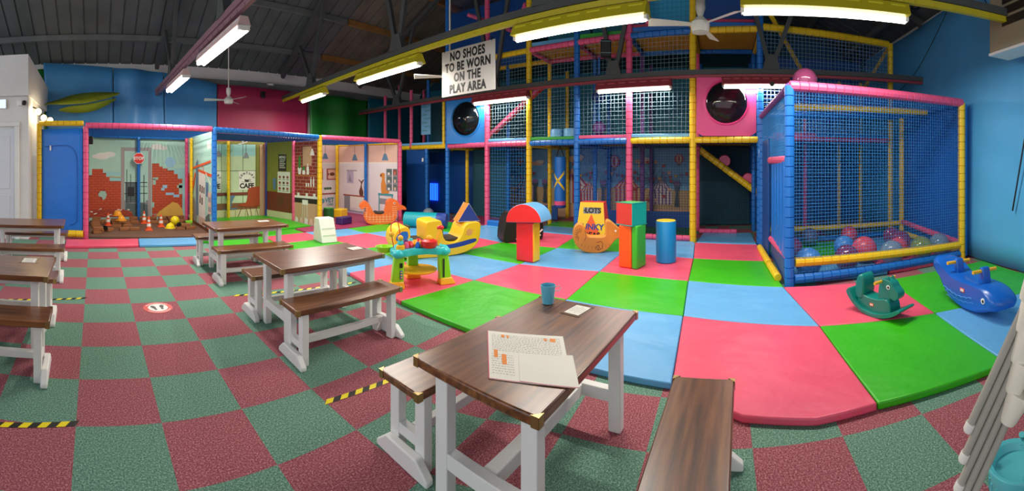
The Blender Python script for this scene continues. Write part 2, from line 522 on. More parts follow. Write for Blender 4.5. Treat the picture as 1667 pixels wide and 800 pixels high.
# roof trusses
def truss(p0, p1, zb, label, low, lowh, dark):
    t = thing('roof_truss', label, 'roof truss', (p0[0], p0[1], zb))
    X = lambda y: p0[0] + (p1[0] - p0[0]) * (y - p0[1]) / (p1[1] - p0[1])
    def bar(mb, a, b, w, h, name):
        a, b = Vector(a), Vector(b)
        d = (b - a).normalized()
        s_ = Vector((1, 0, 0)) * w / 2
        u = d.cross(Vector((1, 0, 0))).normalized() * h / 2
        mb.add([a - s_ - u, a + s_ - u, a + s_ + u, a - s_ + u, b - s_ - u, b + s_ - u, b + s_ + u, b - s_ + u],
               [(0, 1, 2, 3), (7, 6, 5, 4), (0, 4, 5, 1), (1, 5, 6, 2), (2, 6, 7, 3), (3, 7, 4, 0)], name)
    mb = MB(); bar(mb, (p0[0], p0[1], zb + .05 + lowh), (p1[0], p1[1], zb + .05 + lowh), .1, .09, dark); mb.build('tie_beam', t, world=True)
    mb = MB(); bar(mb, (p0[0], p0[1], zb + lowh / 2), (p1[0], p1[1], zb + lowh / 2), .06, lowh, low)
    n = 60
    for i in range(n):                                    # clips along the trunking
        y = p0[1] + (p1[1] - p0[1]) * (i + .5) / n
        mb.box((X(y), y, zb + lowh * .3), (.075, .03, lowh * .5), low)
    mb.build('lighting_trunking', t, world=True, label='painted trunking under the steel')
    for ya, yb in ((4.2, -2.95), (-2.95, -10.15)):
        mb = MB(); bar(mb, (X(ya), ya, roof_z(ya) - .2), (X(yb), yb, roof_z(yb) - .2), .1, .12, 'steel_dark'); mb.build('rafter', t, world=True)
    for y in (2.2, -1.3, -4.2, -7.2):
        mb = MB(); mb.hexa([(X(y) - .06, y - .16, zb + lowh + .08), (X(y) + .06, y - .16, zb + lowh + .08), (X(y) + .06, y + .16, zb + lowh + .08), (X(y) - .06, y + .16, zb + lowh + .08),
                            (X(y) - .06, y - .09, zb + lowh + .36), (X(y) + .06, y - .09, zb + lowh + .36), (X(y) + .06, y + .09, zb + lowh + .36), (X(y) - .06, y + .09, zb + lowh + .36)], 'steel_dark')
        mb.build('gusset_plate', t, world=True)
        for s_ in (-1, 1):
            y2 = y + s_ * .75
            mb = MB(); bar(mb, (X(y), y + s_ * .06, zb + lowh + .25), (X(y2), y2, roof_z(y2) - .2), .07, .08, 'steel_dark'); mb.build('strut', t, world=True)
    return X
B1 = truss((1.75, 4.3), (1.85, -10.2), 3.3, 'roof truss on the left with a pinkish brown tie beam and twin tube lights', 'paint_pinkbrown', .07, 'paint_pinkbrown')
B2 = truss((5.45, 4.3), (3.9, -10.2), 3.3, 'middle roof truss with yellow trunking, carrying the no shoes sign', 'paint_yellow', .07, 'steel_dark')
B3 = truss((8.3, 4.3), (7.2, -10.2), 3.1, 'roof truss with red trunking close in front of the climbing frame', 'paint_red', .05, 'steel_dark')

# ------------------------------------------------------------------ fluorescent fittings
def fitting(x0, y0, x1, y1, z, body, label, twin=False, power=1.):
    a, b = Vector((x0, y0, z)), Vector((x1, y1, z))
    L_ = (b - a).length
    c = (a + b) / 2
    t = thing('fluorescent_light', label, 'light', c, math.atan2(b.y - a.y, b.x - a.x), 'tube lights under the roof trusses')
    mb = MB()
    h = L_ / 2
    prof = [(-.09, -.06), (-.05, .06), (.05, .06), (.09, -.06)] if twin else [(-.12, -.065), (-.045, .085), (.045, .085), (.12, -.065)]
    mb.add([(s_ * h, p, q) for s_ in (-1, 1) for p, q in prof], [(0, 1, 2, 3), (7, 6, 5, 4), (0, 4, 5, 1), (1, 5, 6, 2), (2, 6, 7, 3), (3, 7, 4, 0)], body)
    hs = mb.build('housing', t, bevel=.006)
    sl = {'paint_yellow': 'slot_yellow', 'paint_red': 'slot_red'}.get(body, 'white_paint')
    n = 7
    (ya_, za_), (yb_, zb_) = ((.06, .03), (.066, .012)) if twin else ((.06, .055), (.0725, .03))
    for s_ in (-1, 1):
        mb = MB()
        for i in range(n):
            x = -h + L_ * (i + .5) / n
            d = L_ / n * .34
            o_ = .0015
            mb.add([(x - d, s_ * (ya_ + o_), za_), (x + d, s_ * (ya_ + o_), za_), (x + d * .9, s_ * (yb_ + o_), zb_), (x - d * .9, s_ * (yb_ + o_), zb_)], [(0, 1, 2, 3)], sl)
        mb.build('slots', hs)
    for s_ in (-1, 1):
        mb = MB(); mb.box((s_ * (h - .02), 0, -.075), (.04, .15 if twin else .1, .07), 'white_plastic'); mb.build('end_cap', t, bevel=.006)
    for y in ((-.045, .045) if twin else (0,)):
        mb = MB(); mb.cyl((-h + .03, y, -.095), (h - .03, y, -.095), .028 if twin else .034, 'tube_glow', n=12); mb.build('tube', t)
    for s_ in (-1, 1):
        mb = MB(); mb.cyl((s_ * h * .7, 0, .055), (s_ * h * .7, 0, .13), .012, 'steel_dark', n=6); mb.build('hanger', t)
    l = bpy.data.lights.new('tube_light', 'AREA')
    l.shape = 'RECTANGLE'
    l.size, l.size_y = L_ * .95, .14
    l.energy = LAMP_POWER * power
    l.color = (1.0, .95, .86)
    o = bpy.data.objects.new('tube_light', l)
    col.objects.link(o)
    o.parent = t
    o.location = (0, 0, -.145)
    return t
mat('tube_glow', 'FFF6E4', .4, emit=TUBE_GLOW)
mat('slot_yellow', 'F2E63C', .5)
mat('slot_red', 'D06464', .5)
fitting(1.79, -.11, 1.83, -1.93, 3.2, 'lamp_body_pink', 'twin tube light on the left truss, the nearer of its pair', True)
fitting(1.76, 2.45, 1.78, .86, 3.2, 'lamp_body_pink', 'twin tube light on the left truss, the farther one beside the blue tarpaulin', True)
fitting(B2(2.75), 2.75, B2(1.45), 1.45, 3.2, 'paint_yellow', 'yellow tube light farthest left, just before the green tarpaulin')
fitting(B2(0.0), 0.0, B2(-1.9), -1.9, 3.2, 'paint_yellow', 'yellow tube light left of the no shoes sign')
fitting(B2(-3.75), -3.75, B2(-5.5), -5.5, 3.2, 'paint_yellow', 'yellow tube light right of the no shoes sign, seen side on')
fitting(B2(-6.5), -6.5, B2(-8.3), -8.3, 3.2, 'paint_yellow', 'yellow tube light nearest the right wall, cut by the top of the picture')
fitting(B3(-.7), -.7, B3(-2.25), -2.25, 3.02, 'paint_red', 'red tube light behind and below the no shoes sign', power=.42)
fitting(B3(-3.85), -3.85, B3(-5.35), -5.35, 3.02, 'paint_red', 'red tube light in the middle of the climbing frame', power=.42)
fitting(B3(-6.3), -6.3, B3(-7.55), -7.55, 3.02, 'paint_red', 'red tube light above the pink dome window', power=.42)

# ------------------------------------------------------------------ ceiling fans
def fan(loc, rz, label):
    t = thing('ceiling_fan', label, 'fan', loc, rz, 'white ceiling fans')
    z = roof_z(loc[1]) - loc[2]
    mb = MB(); mb.cyl((0, 0, .2), (0, 0, z), .014, 'fan_white', n=8); mb.build('down_rod', t)
    mb = MB(); mb.lathe((0, 0, 0), [(.02, .32), (.055, .3), (.06, .2), (.035, .12), (.02, .1)][::-1], 'fan_white'); mb.build('canopy', t)
    mb = MB(); mb.lathe((0, 0, 0), [(.03, -.09), (.1, -.08), (.11, -.02), (.11, .03), (.08, .06), (.04, .1)], 'fan_white'); mb.build('motor', t)
    for k in range(3):
        a = 2 * PI * k / 3
        mb = MB()
        mb.M = Matrix.Rotation(a, 4, 'Z')
        mb.hexa([(.09, -.03, -.005), (.6, -.07, -.02), (.6, .06, .025), (.09, .03, .01), (.09, -.03, .005), (.6, -.07, -.01), (.6, .06, .035), (.09, .03, .02)], 'fan_white')
        mb.build('blade', t, bevel=.004)
    return t
fan((3.33, 2.95, 3.05), R(170), 'white ceiling fan farthest away, before the blue and pink tarpaulins')
fan((5.35, -2.05, 2.97), R(133), 'white ceiling fan hanging left behind the no shoes sign')
fan((4.75, -6.05, 3.12), R(106), 'white ceiling fan nearest, in front of the upper climbing frame')

# ------------------------------------------------------------------ tarpaulins
def tarp(name, pts_bottom, pts_top, m, label, cat='tarpaulin', folds=5, amp=.03, axis='y', seed=0, group=None, seglen=28):
    """hanging sheet between a bottom line and a top line, with soft folds, 6 mm thick"""
    rnd = random.Random(seed)
    ph = [(rnd.uniform(0, 6), rnd.uniform(.6, 1.4), rnd.uniform(-1.5, 1.5)) for _ in range(4)]
    mb = MB()
    n, k = seglen, 12
    (x0, y0, z0), (x1, y1, z1) = pts_bottom
    (u0, v0, w0), (u1, v1, w1) = pts_top
    P = []
    for j in range(k + 1):
        t = j / k
        for i in range(n + 1):
            s_ = i / n
            a = Vector((x0, y0, z0)).lerp(Vector((x1, y1, z1)), s_)
            b_ = Vector((u0, v0, w0)).lerp(Vector((u1, v1, w1)), s_)
            p = a.lerp(b_, t)
            d = sum(math.sin(s_ * folds * f + p_ + t * q) for p_, f, q in ph) * amp / 2
            if axis == 'y':
                p.y += d
            else:
                p.x += d
            P.append(p)
    mb.add(P, [(j * (n + 1) + i, j * (n + 1) + i + 1, (j + 1) * (n + 1) + i + 1, (j + 1) * (n + 1) + i) for j in range(k) for i in range(n)], m, True)
    o = mb.build(name)
    md = o.modifiers.new('thick', 'SOLIDIFY')
    md.thickness = .006
    tag(o, label, cat, group)
    return o
Y = 4.14
tarp('tarpaulin', [(-1.6, Y, .02), (-1.0, Y, .02)], [(-1.6, Y, 3.95), (-1.22, Y, 4.0)], 'tarp_green', 'narrow strip of green tarpaulin beside the white partition', seed=1, seglen=8)
tarp('tarpaulin', [(-1.02, Y, .02), (.6, Y, .02)], [(-1.24, Y, 4.15), (.58, Y, 4.02)], 'tarp_blue', 'blue tarpaulin behind the green leaf canopy', seed=2)
tarp('tarpaulin', [(.61, Y, .02), (1.98, Y, .02)], [(.6, Y, 4.02), (1.92, Y, 3.92)], 'tarp_blue', 'blue tarpaulin with fan folds between the leaf and the truss end', seed=3, amp=.06, folds=7)
tarp('tarpaulin', [(2.0, Y, .02), (3.38, Y, .02)], [(1.94, Y, 3.92), (3.4, Y, 3.68)], 'tarp_blue', 'blue tarpaulin next to the pink one', seed=4, amp=.02)
tarp('tarpaulin', [(3.4, Y, .02), (6.3, Y, .02)], [(3.42, Y, 3.68), (6.3, Y, 3.62)], 'tarp_pink', 'dark pink tarpaulin on the far left wall', seed=5, amp=.05, folds=8)
tarp('tarpaulin', [(6.32, Y - .05, .02), (8.6, Y - .05, .02)], [(6.32, Y - .05, 3.62), (8.6, Y - .05, 3.6)], 'tarp_green', 'green tarpaulin in the far left corner', seed=6, amp=.1, folds=11)
tarp('tarpaulin', [(8.62, 4.12, .02), (11.25, 4.12, .02)], [(8.62, 4.12, 3.7), (11.25, 4.12, 3.7)], 'panel_teal', 'dark teal sheet on the far left wall beside the green tarpaulin', seed=12)
mb = MB(); mb.box((6.4, 4.29, 3.72), (9, .1, .22), 'purlin_grey'); mb.build('trim_2', kind='structure')
tarp('tarpaulin', [(2.2, -10.08, .02), (11.3, -10.14, .02)], [(2.2, -10.16, 4.3), (11.3, -10.16, 4.3)], 'tarp_right', 'large sky blue tarpaulin covering the right wall', seed=9, amp=.035, folds=16, seglen=70)
tarp('tarpaulin', [(11.26, -9.8, .02), (11.26, 4.0, .02)], [(11.26, -9.8, 4.3), (11.26, 4.0, 3.9)], 'panel_teal', 'dark teal sheet hanging behind the climbing frame', axis='x', seed=10, amp=.04, folds=20, seglen=60)
# ================================================================== FLOOR MATS
def floor_mat(pts, m, label, h=.05, z0=.0, group='soft floor mats of the play area'):
    cx = sum(p[0] for p in pts) / len(pts)
    cy = sum(p[1] for p in pts) / len(pts)
    ins = []
    for x, y in pts:                        # a hairline gap to the neighbours
        d = Vector((cx - x, cy - y)).normalized() * .004
        ins.append((x + d.x, y + d.y))
    a = sum(ins[i][0] * ins[(i + 1) % len(ins)][1] - ins[(i + 1) % len(ins)][0] * ins[i][1] for i in range(len(ins)))
    if a < 0:
        ins = ins[::-1]
    n = len(ins)
    mb = MB()
    mb.add([(x, y, z0 + .001) for x, y in ins] + [(x, y, z0 + h) for x, y in ins],
           [list(range(n))[::-1], list(range(n, 2 * n))] + [(i, (i + 1) % n, (i + 1) % n + n, i + n) for i in range(n)], m)
    o = mb.build('floor_mat', bevel=.012, seg=3, origin=(cx, cy, z0))
    tag(o, label, 'mat', group)
    return o
GRID = {
 (-4, 0): (3.38, .93), (-4, 1): (4.36, 1.0), (-4, 2): (5.4, .9), (-4, 3): (6.6, .95),
 (-3, 0): (3.35, .2), (-3, 1): (4.36, .22), (-3, 2): (5.37, .2), (-3, 3): (6.62, .05), (-3, 4): (7.8, .1),
 (-2, 0): (3.38, -.95), (-2, 1): (4.45, -.95), (-2, 2): (5.45, -1.1), (-2, 3): (6.7, -1.2), (-2, 4): (7.85, -1.0),
 (-1, 0): (3.3, -2.0), (-1, 1): (4.28, -2.05), (-1, 2): (5.3, -2.25), (-1, 3): (6.4, -2.42), (-1, 4): (7.75, -2.25),
 (0, 0): (3.07, -3.23), (0, 1): (4.2, -3.38), (0, 2): (5.2, -3.48), (0, 3): (6.44, -3.52), (0, 4): (7.67, -3.42),
 (1, 0): (2.92, -4.7), (1, 1): (4.11, -4.66), (1, 2): (5.29, -4.66), (1, 3): (6.52, -4.67), (1, 4): (7.6, -4.62),
 (2, 0): (2.76, -5.97), (2, 1): (3.95, -5.93), (2, 2): (5.09, -5.88), (2, 3): (6.26, -5.86), (2, 4): (7.47, -5.8),
 (3, 0): (2.38, -7.24), (3, 1): (3.62, -7.18), (3, 2): (4.8, -7.03), (3, 3): (6.07, -6.96), (3, 4): (7.28, -6.93),
 (4, 0): (2.35, -8.24), (4, 1): (3.5, -8.3), (4, 2): (4.72, -8.33),
 (5, 0): (2.3, -9.95), (5, 1): (3.4, -9.95), (5, 2): (4.9, -9.95),
}
def cell(k, s): return [GRID[(k, s)], GRID[(k, s + 1)], GRID[(k + 1, s + 1)], GRID[(k + 1, s)]]
P_, G_, B_ = 'mat_pink', 'mat_green', 'mat_blue'
for k, s, m, lab in [
 (-4, 0, P_, 'pink mat between the two green mats in front of the cafe room'),
 (-3, 0, G_, 'green mat left of the pale grey step block'),
 (-2, 0, B_, 'light blue mat seen between the legs of the middle table'),
 (-1, 0, P_, 'pink mat under the green and aqua activity table'),
 (0, 0, G_, 'large green mat at the edge of the carpet right of the activity table'),
 (1, 0, B_, 'light blue mat at the carpet edge behind the near table'),
 (2, 0, P_, 'large creased pink mat nearest the camera, beyond the bench end'),
 (3, 0, G_, 'large green mat at the carpet edge in front of the rocking horse'),
 (4, 0, B_, 'light blue mat under the front of the blue whale rocker'),
 (-4, 1, B_, 'light blue mat behind the pale grey step block'),
 (-3, 1, P_, 'pink mat right of the pale grey step block'),
 (-2, 1, G_, 'green mat behind the activity table, half under the yellow rocket rocker'),
 (-1, 1, B_, 'light blue mat in front of the yellow rocket rocker'),
 (0, 1, P_, 'pink mat just behind the blue cup'),
 (1, 1, G_, 'green mat between the near table and the orange and green block'),
 (2, 1, B_, 'wide light blue mat in front of the corner post of the ball cage'),
 (3, 1, P_, 'pink mat under the teal rocking horse'),
 (4, 1, G_, 'green mat against the ball cage behind the blue whale rocker'),
 (-4, 2, G_, 'green mat in front of the orange duck rocker'),
 (-3, 2, B_, 'light blue mat in front of the teal and navy roll'),
 (-2, 2, P_, 'pink mat behind the seat of the yellow rocket rocker'),
 (-1, 2, G_, 'green mat beneath the red block of the mushroom stack'),
 (0, 2, B_, 'light blue mat in front of the orange chicken rocker'),
 (1, 2, P_, 'pink mat under the orange and green block and the blue cylinder'),
 (2, 2, G_, 'green mat beside the yellow kerb of the ball cage'),
 (-4, 3, P_, 'pink mat between the orange duck and the blue door panel'),
 (-3, 3, G_, 'green mat at the end of the teal and navy roll'),
 (-2, 3, B_, 'light blue mat in front of the pink post of the climbing frame'),
 (-1, 3, P_, 'pink mat right of the black rocker'),
 (0, 3, G_, 'green mat under the yellow and red wedge with lettering'),
 (1, 3, B_, 'light blue mat behind the blue cylinder'),
 (2, 3, P_, 'pink mat in front of the opening under the pink dome window'),
]:
    if (k, s) == (-4, 3):
        pts = [(6.6, .95), (7.75, .95), (7.8, .1), (6.62, .05)]
    elif (k, s) == (2, 0):
        pts = [GRID[(2, 0)], GRID[(2, 1)], GRID[(3, 1)], GRID[(3, 0)], (2.35, -6.85), (2.44, -6.42)]
    else:
        pts = cell(k, s)
    floor_mat(pts, m, lab)
for pts, m, lab in [
 ([(7.48, -5.82), (8.5, -5.9), (8.5, -6.9), (7.3, -6.92)], B_, 'light blue mat in the opening under the pink dome window'),
 ([(7.85, -1.02), (8.0, -1.02), (7.9, -2.2), (7.75, -2.25)], B_, 'narrow blue mat at the foot of the blue net right of the pink post'),
 ([(7.76, -2.27), (8.55, -2.27), (8.55, -3.42), (7.68, -3.4)], B_, 'blue mat in the opening below the punch bag'),
 ([(8.57, -2.27), (9.4, -2.27), (9.4, -3.42), (8.57, -3.42)], G_, 'green mat inside the climbing frame under the punch bag'),
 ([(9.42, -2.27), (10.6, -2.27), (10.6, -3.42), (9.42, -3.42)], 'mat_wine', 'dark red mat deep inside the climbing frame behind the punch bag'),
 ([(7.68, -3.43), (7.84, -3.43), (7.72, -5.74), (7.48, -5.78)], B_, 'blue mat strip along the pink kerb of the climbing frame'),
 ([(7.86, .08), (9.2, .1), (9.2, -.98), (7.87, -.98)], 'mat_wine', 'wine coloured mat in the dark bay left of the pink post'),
 ([(2.2, .92), (3.36, .92), (3.33, .22), (2.2, .22)], G_, 'green mat under the far end of the third table'),
 ([(2.1, 1.36), (4.34, 1.5), (4.34, 1.02), (2.12, .94)], G_, 'green mat along the open front of the cafe room'),
 ([(-.42, .74), (.9, .82), (.95, 1.42), (-.44, 1.36)], P_, 'pink mat strip in front of the building site room'),
 ([(.905, .82), (2.06, .74), (2.09, 1.34), (.955, 1.42)], B_, 'light blue mat strip in front of the building site room'),
 ([(-.02, 1.7), (2.45, 1.46), (2.75, 3.9), (-.02, 3.9)], 'floor_brown', 'brown floor mat of the building site room under the loose bricks'),
 ([(2.5, 1.5), (4.95, 1.75), (4.95, 3.9), (2.8, 3.9)], G_, 'green floor mat inside the cafe room'),
 ([(5.3, 1.75), (7.1, 1.2), (8.0, 3.9), (5.3, 3.9)], 'mat_wine', 'wine red floor mat inside the vet room'),
 ([(4.4, 1.52), (5.28, 1.74), (7.1, 1.15), (7.1, .97), (4.4, 1.03)], 'mat_wine', 'wine red mat strip along the open front of the vet room'),
 ([(5.02, -7.14), (6.15, -7.1), (6.2, -8.45), (5.1, -8.5)], B_, 'blue floor mat inside the ball cage, front left'),
 ([(6.17, -7.1), (7.3, -7.05), (7.35, -8.4), (6.22, -8.45)], G_, 'green floor mat inside the ball cage, back left'),
 ([(5.1, -8.52), (6.2, -8.47), (6.25, -9.8), (5.25, -9.8)], P_, 'pink floor mat inside the ball cage, front right'),
 ([(6.22, -8.47), (7.35, -8.42), (7.4, -9.8), (6.27, -9.8)], B_, 'blue floor mat inside the ball cage, back right'),
]:
    floor_mat(pts, m, lab)

# ================================================================== TABLES AND BENCHES
def guard(mb, sx, sy, hx, hy, zt, th):
    x, y = sx * hx, sy * hy
    d = .032
    e = .0012
    mb.box((x - sx * d / 2, y + sy * e, zt - th / 2), (d, e * 2, th + .002), 'chrome')
    mb.box((x + sx * e, y - sy * d / 2, zt - th / 2), (e * 2, d, th + .002), 'chrome')
    mb.add([(x + sx * .003, y + sy * .003, zt + .0012), (x - sx * d, y + sy * .003, zt + .0012), (x + sx * .003, y - sy * d, zt + .0012)], [(0, 1, 2) if sx * sy > 0 else (0, 2, 1)], 'chrome')
def make_table(loc, rz, label):
    t = thing('dining_table', label, 'table', loc, rz, 'brown and white picnic tables')
    mb = MB(); mb.box((0, 0, .63), (1.08, .66, .042), 'dark_wood'); top = mb.build('tabletop', t, bevel=.008)
    for sx in (-1, 1):
        for sy in (-1, 1):
            mb = MB(); guard(mb, sx, sy, .54, .33, .651, .042); mb.build('corner_guard', top, label='brass corner guard')
            mb = MB(); mb.box((sx * .43, sy * .235, .305), (.06, .075, .61), 'white_paint'); mb.build('leg', t, bevel=.005)
        mb = MB(); mb.box((sx * .43, 0, .2), (.055, .4, .07), 'white_paint'); mb.build('crossbar', t, bevel=.004)
    for sy in (-1, 1):
        mb = MB(); mb.box((0, sy * .235, .585), (.8, .03, .05), 'white_paint'); mb.build('apron', t, bevel=.004)
    mb = MB(); mb.box((0, 0, .2), (.81, .07, .065), 'white_paint'); mb.build('stretcher', t, bevel=.004)
    return t
def make_bench(loc, rz, label):
    t = thing('bench', label, 'bench', loc, rz, 'brown and white benches')
    mb = MB(); mb.box((0, 0, .41), (1.03, .31, .04), 'dark_wood'); top = mb.build('seat', t, bevel=.008)
    for sx in (-1, 1):
        for sy in (-1, 1):
            mb = MB(); guard(mb, sx, sy, .515, .155, .43, .04); mb.build('corner_guard', top, label='brass corner guard')
            mb = MB(); mb.box((sx * .43, sy * .1, .195), (.055, .07, .39), 'white_paint'); mb.build('leg', t, bevel=.004)
        mb = MB(); mb.box((sx * .43, 0, .14), (.05, .13, .055), 'white_paint'); mb.build('crossbar', t, bevel=.004)
        mb = MB(); mb.M = Matrix.Translation((sx * .48, 0, 0)) @ Matrix.Rotation(PI / 2, 4, 'Z')
        mb.prism([(-.2, 0), (.2, 0), (.2, .03), (.12, .095), (-.12, .095), (-.2, .03)], -.024, .024, 'white_paint')
        mb.build('foot', t, bevel=.008)
    mb = MB(); mb.box((0, 0, .365), (.8, .03, .05), 'white_paint'); mb.build('apron', t, bevel=.004)
    mb = MB(); mb.box((0, 0, .14), (.81, .05, .05), 'white_paint'); mb.build('stretcher', t, bevel=.004)
    return t
T0 = make_table((1.91, -5.43, 0), R(-6), 'dark wood table nearest the camera, with the blue cup and loose papers')
for x, y, rz, lab in [(2.13, -3.09, R(-2), 'dark wood middle table between two benches, before the activity table'),
                      (2.21, -.97, R(-1), 'dark wood table in front of the cafe room'),
                      (-.87, -.49, R(2), 'far table at the left edge, before the white door'),
                      (-.79, -2.95, R(0), 'near table at the left edge, with a taped down sheet')]:
    dup(T0, (x, y, 0), rz, lab)
Q0 = make_bench((2.0, -4.9, 0), R(-5), 'bench tucked under the left side of the nearest table')
for x, y, rz, lab in [(1.63, -6.19, R(-3), 'bench nearest the camera, standing alone right of the nearest table'),
                      (2.05, -3.61, R(-2), 'bench on the near side of the middle table'),
                      (2.1, -2.64, R(-2), 'bench on the far side of the middle table'),
                      (2.13, -1.47, R(-2), 'bench on the near side of the table by the cafe room'),
                      (2.1, -.52, R(-4), 'bench on the far side of the table by the cafe room'),
                      (-.8, -1.13, R(3), 'bench on the near side of the far left table'),
                      (-.83, -.01, R(2), 'bench on the far side of the far left table, before the white door'),
                      (-.77, -2.45, R(2), 'bench on the far side of the near left table'),
                      (-.72, -3.46, R(2), 'bench on the near side of the near left table, cut by the picture edge')]:
    dup(Q0, (x, y, 0), rz, lab)

# things lying on the tables
TT = .6525
def sheet(loc, rz, w, h, label, name='paper_sheet', lines=6, cat='paper', film=True):
    mb = MB()
    mb.box((0, 0, .0006), (w, h, .0012), 'paper')
    rnd = random.Random(int(loc[0] * 100))
    o = mb.build(name, origin=(0, 0, 0))
    o.location = loc
    o.rotation_euler = (0, 0, rz)
    tag(o, label, cat)
    mb = MB()
    for i in range(lines):
        y = h * (.36 - .72 * i / max(1, lines - 1))
        L_ = w * rnd.uniform(.45, .8)
        mb.box((0, y, .0016), (L_, h * .022, .0006), 'ink_grey')
    mb.build('printed_lines', o)
    if film:
        mb = MB()
        f = .014
        for sx in (-1, 1):
            mb = MB(); mb.box((sx * (w / 2 + f), 0, .0005), (.02, h + .03, .0008), 'tape_film'); mb.build('tape', o, label='clear tape along the edge')
    return o
mat('tape_film', '7E6552', .2)
sheet((2.325, -5.47, TT), R(-12), .14, .1, 'small white notice taped to the far end of the nearest table')
sheet((2.58, -3.07, TT), R(-3), .13, .11, 'small white notice on the middle table')
sheet((2.55, -.87, TT), R(-3), .16, .11, 'small white notice on the table by the cafe room')
sheet((-.47, -2.79, TT), R(0), .12, .15, 'small white notice taped to the near left table')

# the big register sheet: two overlapping pages with pink edge and orange marker
def page(pts, z, label, marks, lines, rim=((0, 0, 1, 0), (0, 0, 0, 1))):
    c = Vector((sum(p[0] for p in pts) / 4, sum(p[1] for p in pts) / 4, z))
    mb = MB()
    q = [(x, y, z + .0015) for x, y in pts]
    lo = [(x, y, z) for x, y in pts]
    mb.hexa(lo + q, 'paper')
    o = mb.build('paper_sheet', origin=c)
    tag(o, label, 'paper')
    A, B, C, D = [Vector((x, y, 0)) for x, y in pts]
    def at(u, v): return A.lerp(B, u).lerp(D.lerp(C, u), v)
    mb = MB()
    for i, (u0, v0, u1, v1, m) in enumerate(marks):
        p = [at(u0, v0), at(u1, v0), at(u1, v1), at(u0, v1)]
        zz = z + .0022 + i * 1e-5
        mb.add([(a.x, a.y, zz) for a in p], [(0, 1, 2, 3)], m)
    rnd = random.Random(4)
    for u0, u1, v0, v1, n in lines:
        for i in range(n):
            v = v0 + (v1 - v0) * i / n
            u = u0
            while u < u1:
                w = rnd.uniform(.01, .035)
                p = [at(u, v), at(min(u + w, u1), v + .004), at(min(u + w, u1), v + .013), at(u, v + .01)]
                mb.add([(a.x, a.y, z + .002) for a in p], [(0, 1, 2, 3)], 'ink_grey')
                u += w + rnd.uniform(.008, .02)
    # pink rim along the near and left edges
    for a, b, c_, d in rim:
        p0, p1 = at(a, b), at(c_, d)
        n = (p1 - p0).cross(Vector((0, 0, 1))).normalized() * .004
        mb.add([(p0.x, p0.y, z + .0019), (p1.x, p1.y, z + .0019), (p1.x - n.x, p1.y - n.y, z + .0019), (p0.x - n.x, p0.y - n.y, z + .0019)], [(0, 1, 2, 3)], 'paper_pink')
    mb.build('handwriting', o, world=True)
    return o
page([(1.46, -5.42), (1.56, -5.74), (1.96, -5.53), (1.84, -5.16)], TT, 'written sheet with orange marker and a pink edge on the nearest table',
     [(.17, .28, .23, .48, 'marker_orange'), (.07, .4, .12, .56, 'marker_orange'), (.18, .86, .22, .93, 'marker_orange'), (.25, .86, .28, .92, 'marker_orange'), (.82, .84, .89, .92, 'marker_orange'), (.74, .86, .78, .91, 'marker_orange')],
     [(.05, .95, .55, .95, 11), (.04, .32, .1, .5, 9)])
page([(1.5, -5.54), (1.555, -5.77), (1.79, -5.65), (1.7, -5.42)], TT + .0025, 'plain sheet lying over the written sheet on the nearest table', [], [], ((0, 0, 1, 0),))

# mug
t = thing('cup', 'blue mug with a clear handle on the nearest table', 'cup', (2.36, -5.26, TT), R(-50))
t.scale = (1.25, 1.25, 1.2)
mb = MB(); mb.lathe((0, 0, 0), [(.024, 0), (.028, .002), (.038, .095), (.035, .097), (.033, .09), (.025, .008)], 'cup_blue', 28); mb.build('cup_body', t)
mb = MB(); mb.tube([(.036, 0, .082), (.06, 0, .085), (.066, 0, .072), (.058, 0, .06), (.034, 0, .062)], .004, 'cup_handle'); mb.build('handle', t, label='clear handle')

# ================================================================== TAPE AND STICKER ON THE FLOOR
def hazard(p0, p1, label, w=.045):
    p0, p1 = Vector((*p0, 0)), Vector((*p1, 0))
    d = (p1 - p0)
    L_ = d.length
    d.normalize()
    n = Vector((-d.y, d.x, 0))
    mb = MB()
    step = .11
    k = int(L_ / step)
    for i in range(k):
        for a, b, m in ((0, .5, 'hazard_yellow'), (.5, 1, 'hazard_black')):
            s0, s1 = (i + a) * step, (i + b) * step
            sk = w * .8
            q = [p0 + d * s0, p0 + d * s1, p0 + d * (s1 + sk) + n * w, p0 + d * (s0 + sk) + n * w]
            mb.add([(x.x, x.y, .0025) for x in q], [(0, 1, 2, 3)], m)
    o = mb.build('hazard_tape', origin=p0)
    tag(o, label, 'tape', 'yellow and black floor tape')
hazard((-1.2, -4.2), (0, -4.0), 'yellow and black tape on the carpet at the lower left corner')
hazard((-1.3, -2.08), (0, -1.84), 'yellow and black tape under the near left table')
hazard((1.66, -2.03), (3.25, -2.3), 'yellow and black tape running under the middle table')
hazard((1.48, -4.2), (2.6, -4.33), 'yellow and black tape running past the nearest table')
t = thing('floor_sticker', 'round red and white floor sticker with dark shoe soles', 'sticker', (.77, -2.165, .0015), R(8))
mb = MB(); mb.lathe((0, 0, 0), [(.155, 0), (.155, .001)], 'sticker_red', 40); mb.build('red_disc', t)
mb = MB(); mb.lathe((0, 0, .0012), [(.105, 0), (.105, .001)], 'sticker_white', 40); mb.build('white_disc', t)
for s in (-1, 1):
    mb = MB()
    sole = spline([(s * .02, -.055), (s * .045, -.06), (s * .052, -.02), (s * .07, .02), (s * .068, .055), (s * .04, .06), (s * .022, .02), (s * .026, -.02)], 4)
    mb.add([(y * -1.0 if 0 else x, y, .0032) for x, y in sole], [list(range(len(sole)))[::(1 if s < 0 else -1)]], 'sticker_dark')
    mb.build('shoe_sole', t)
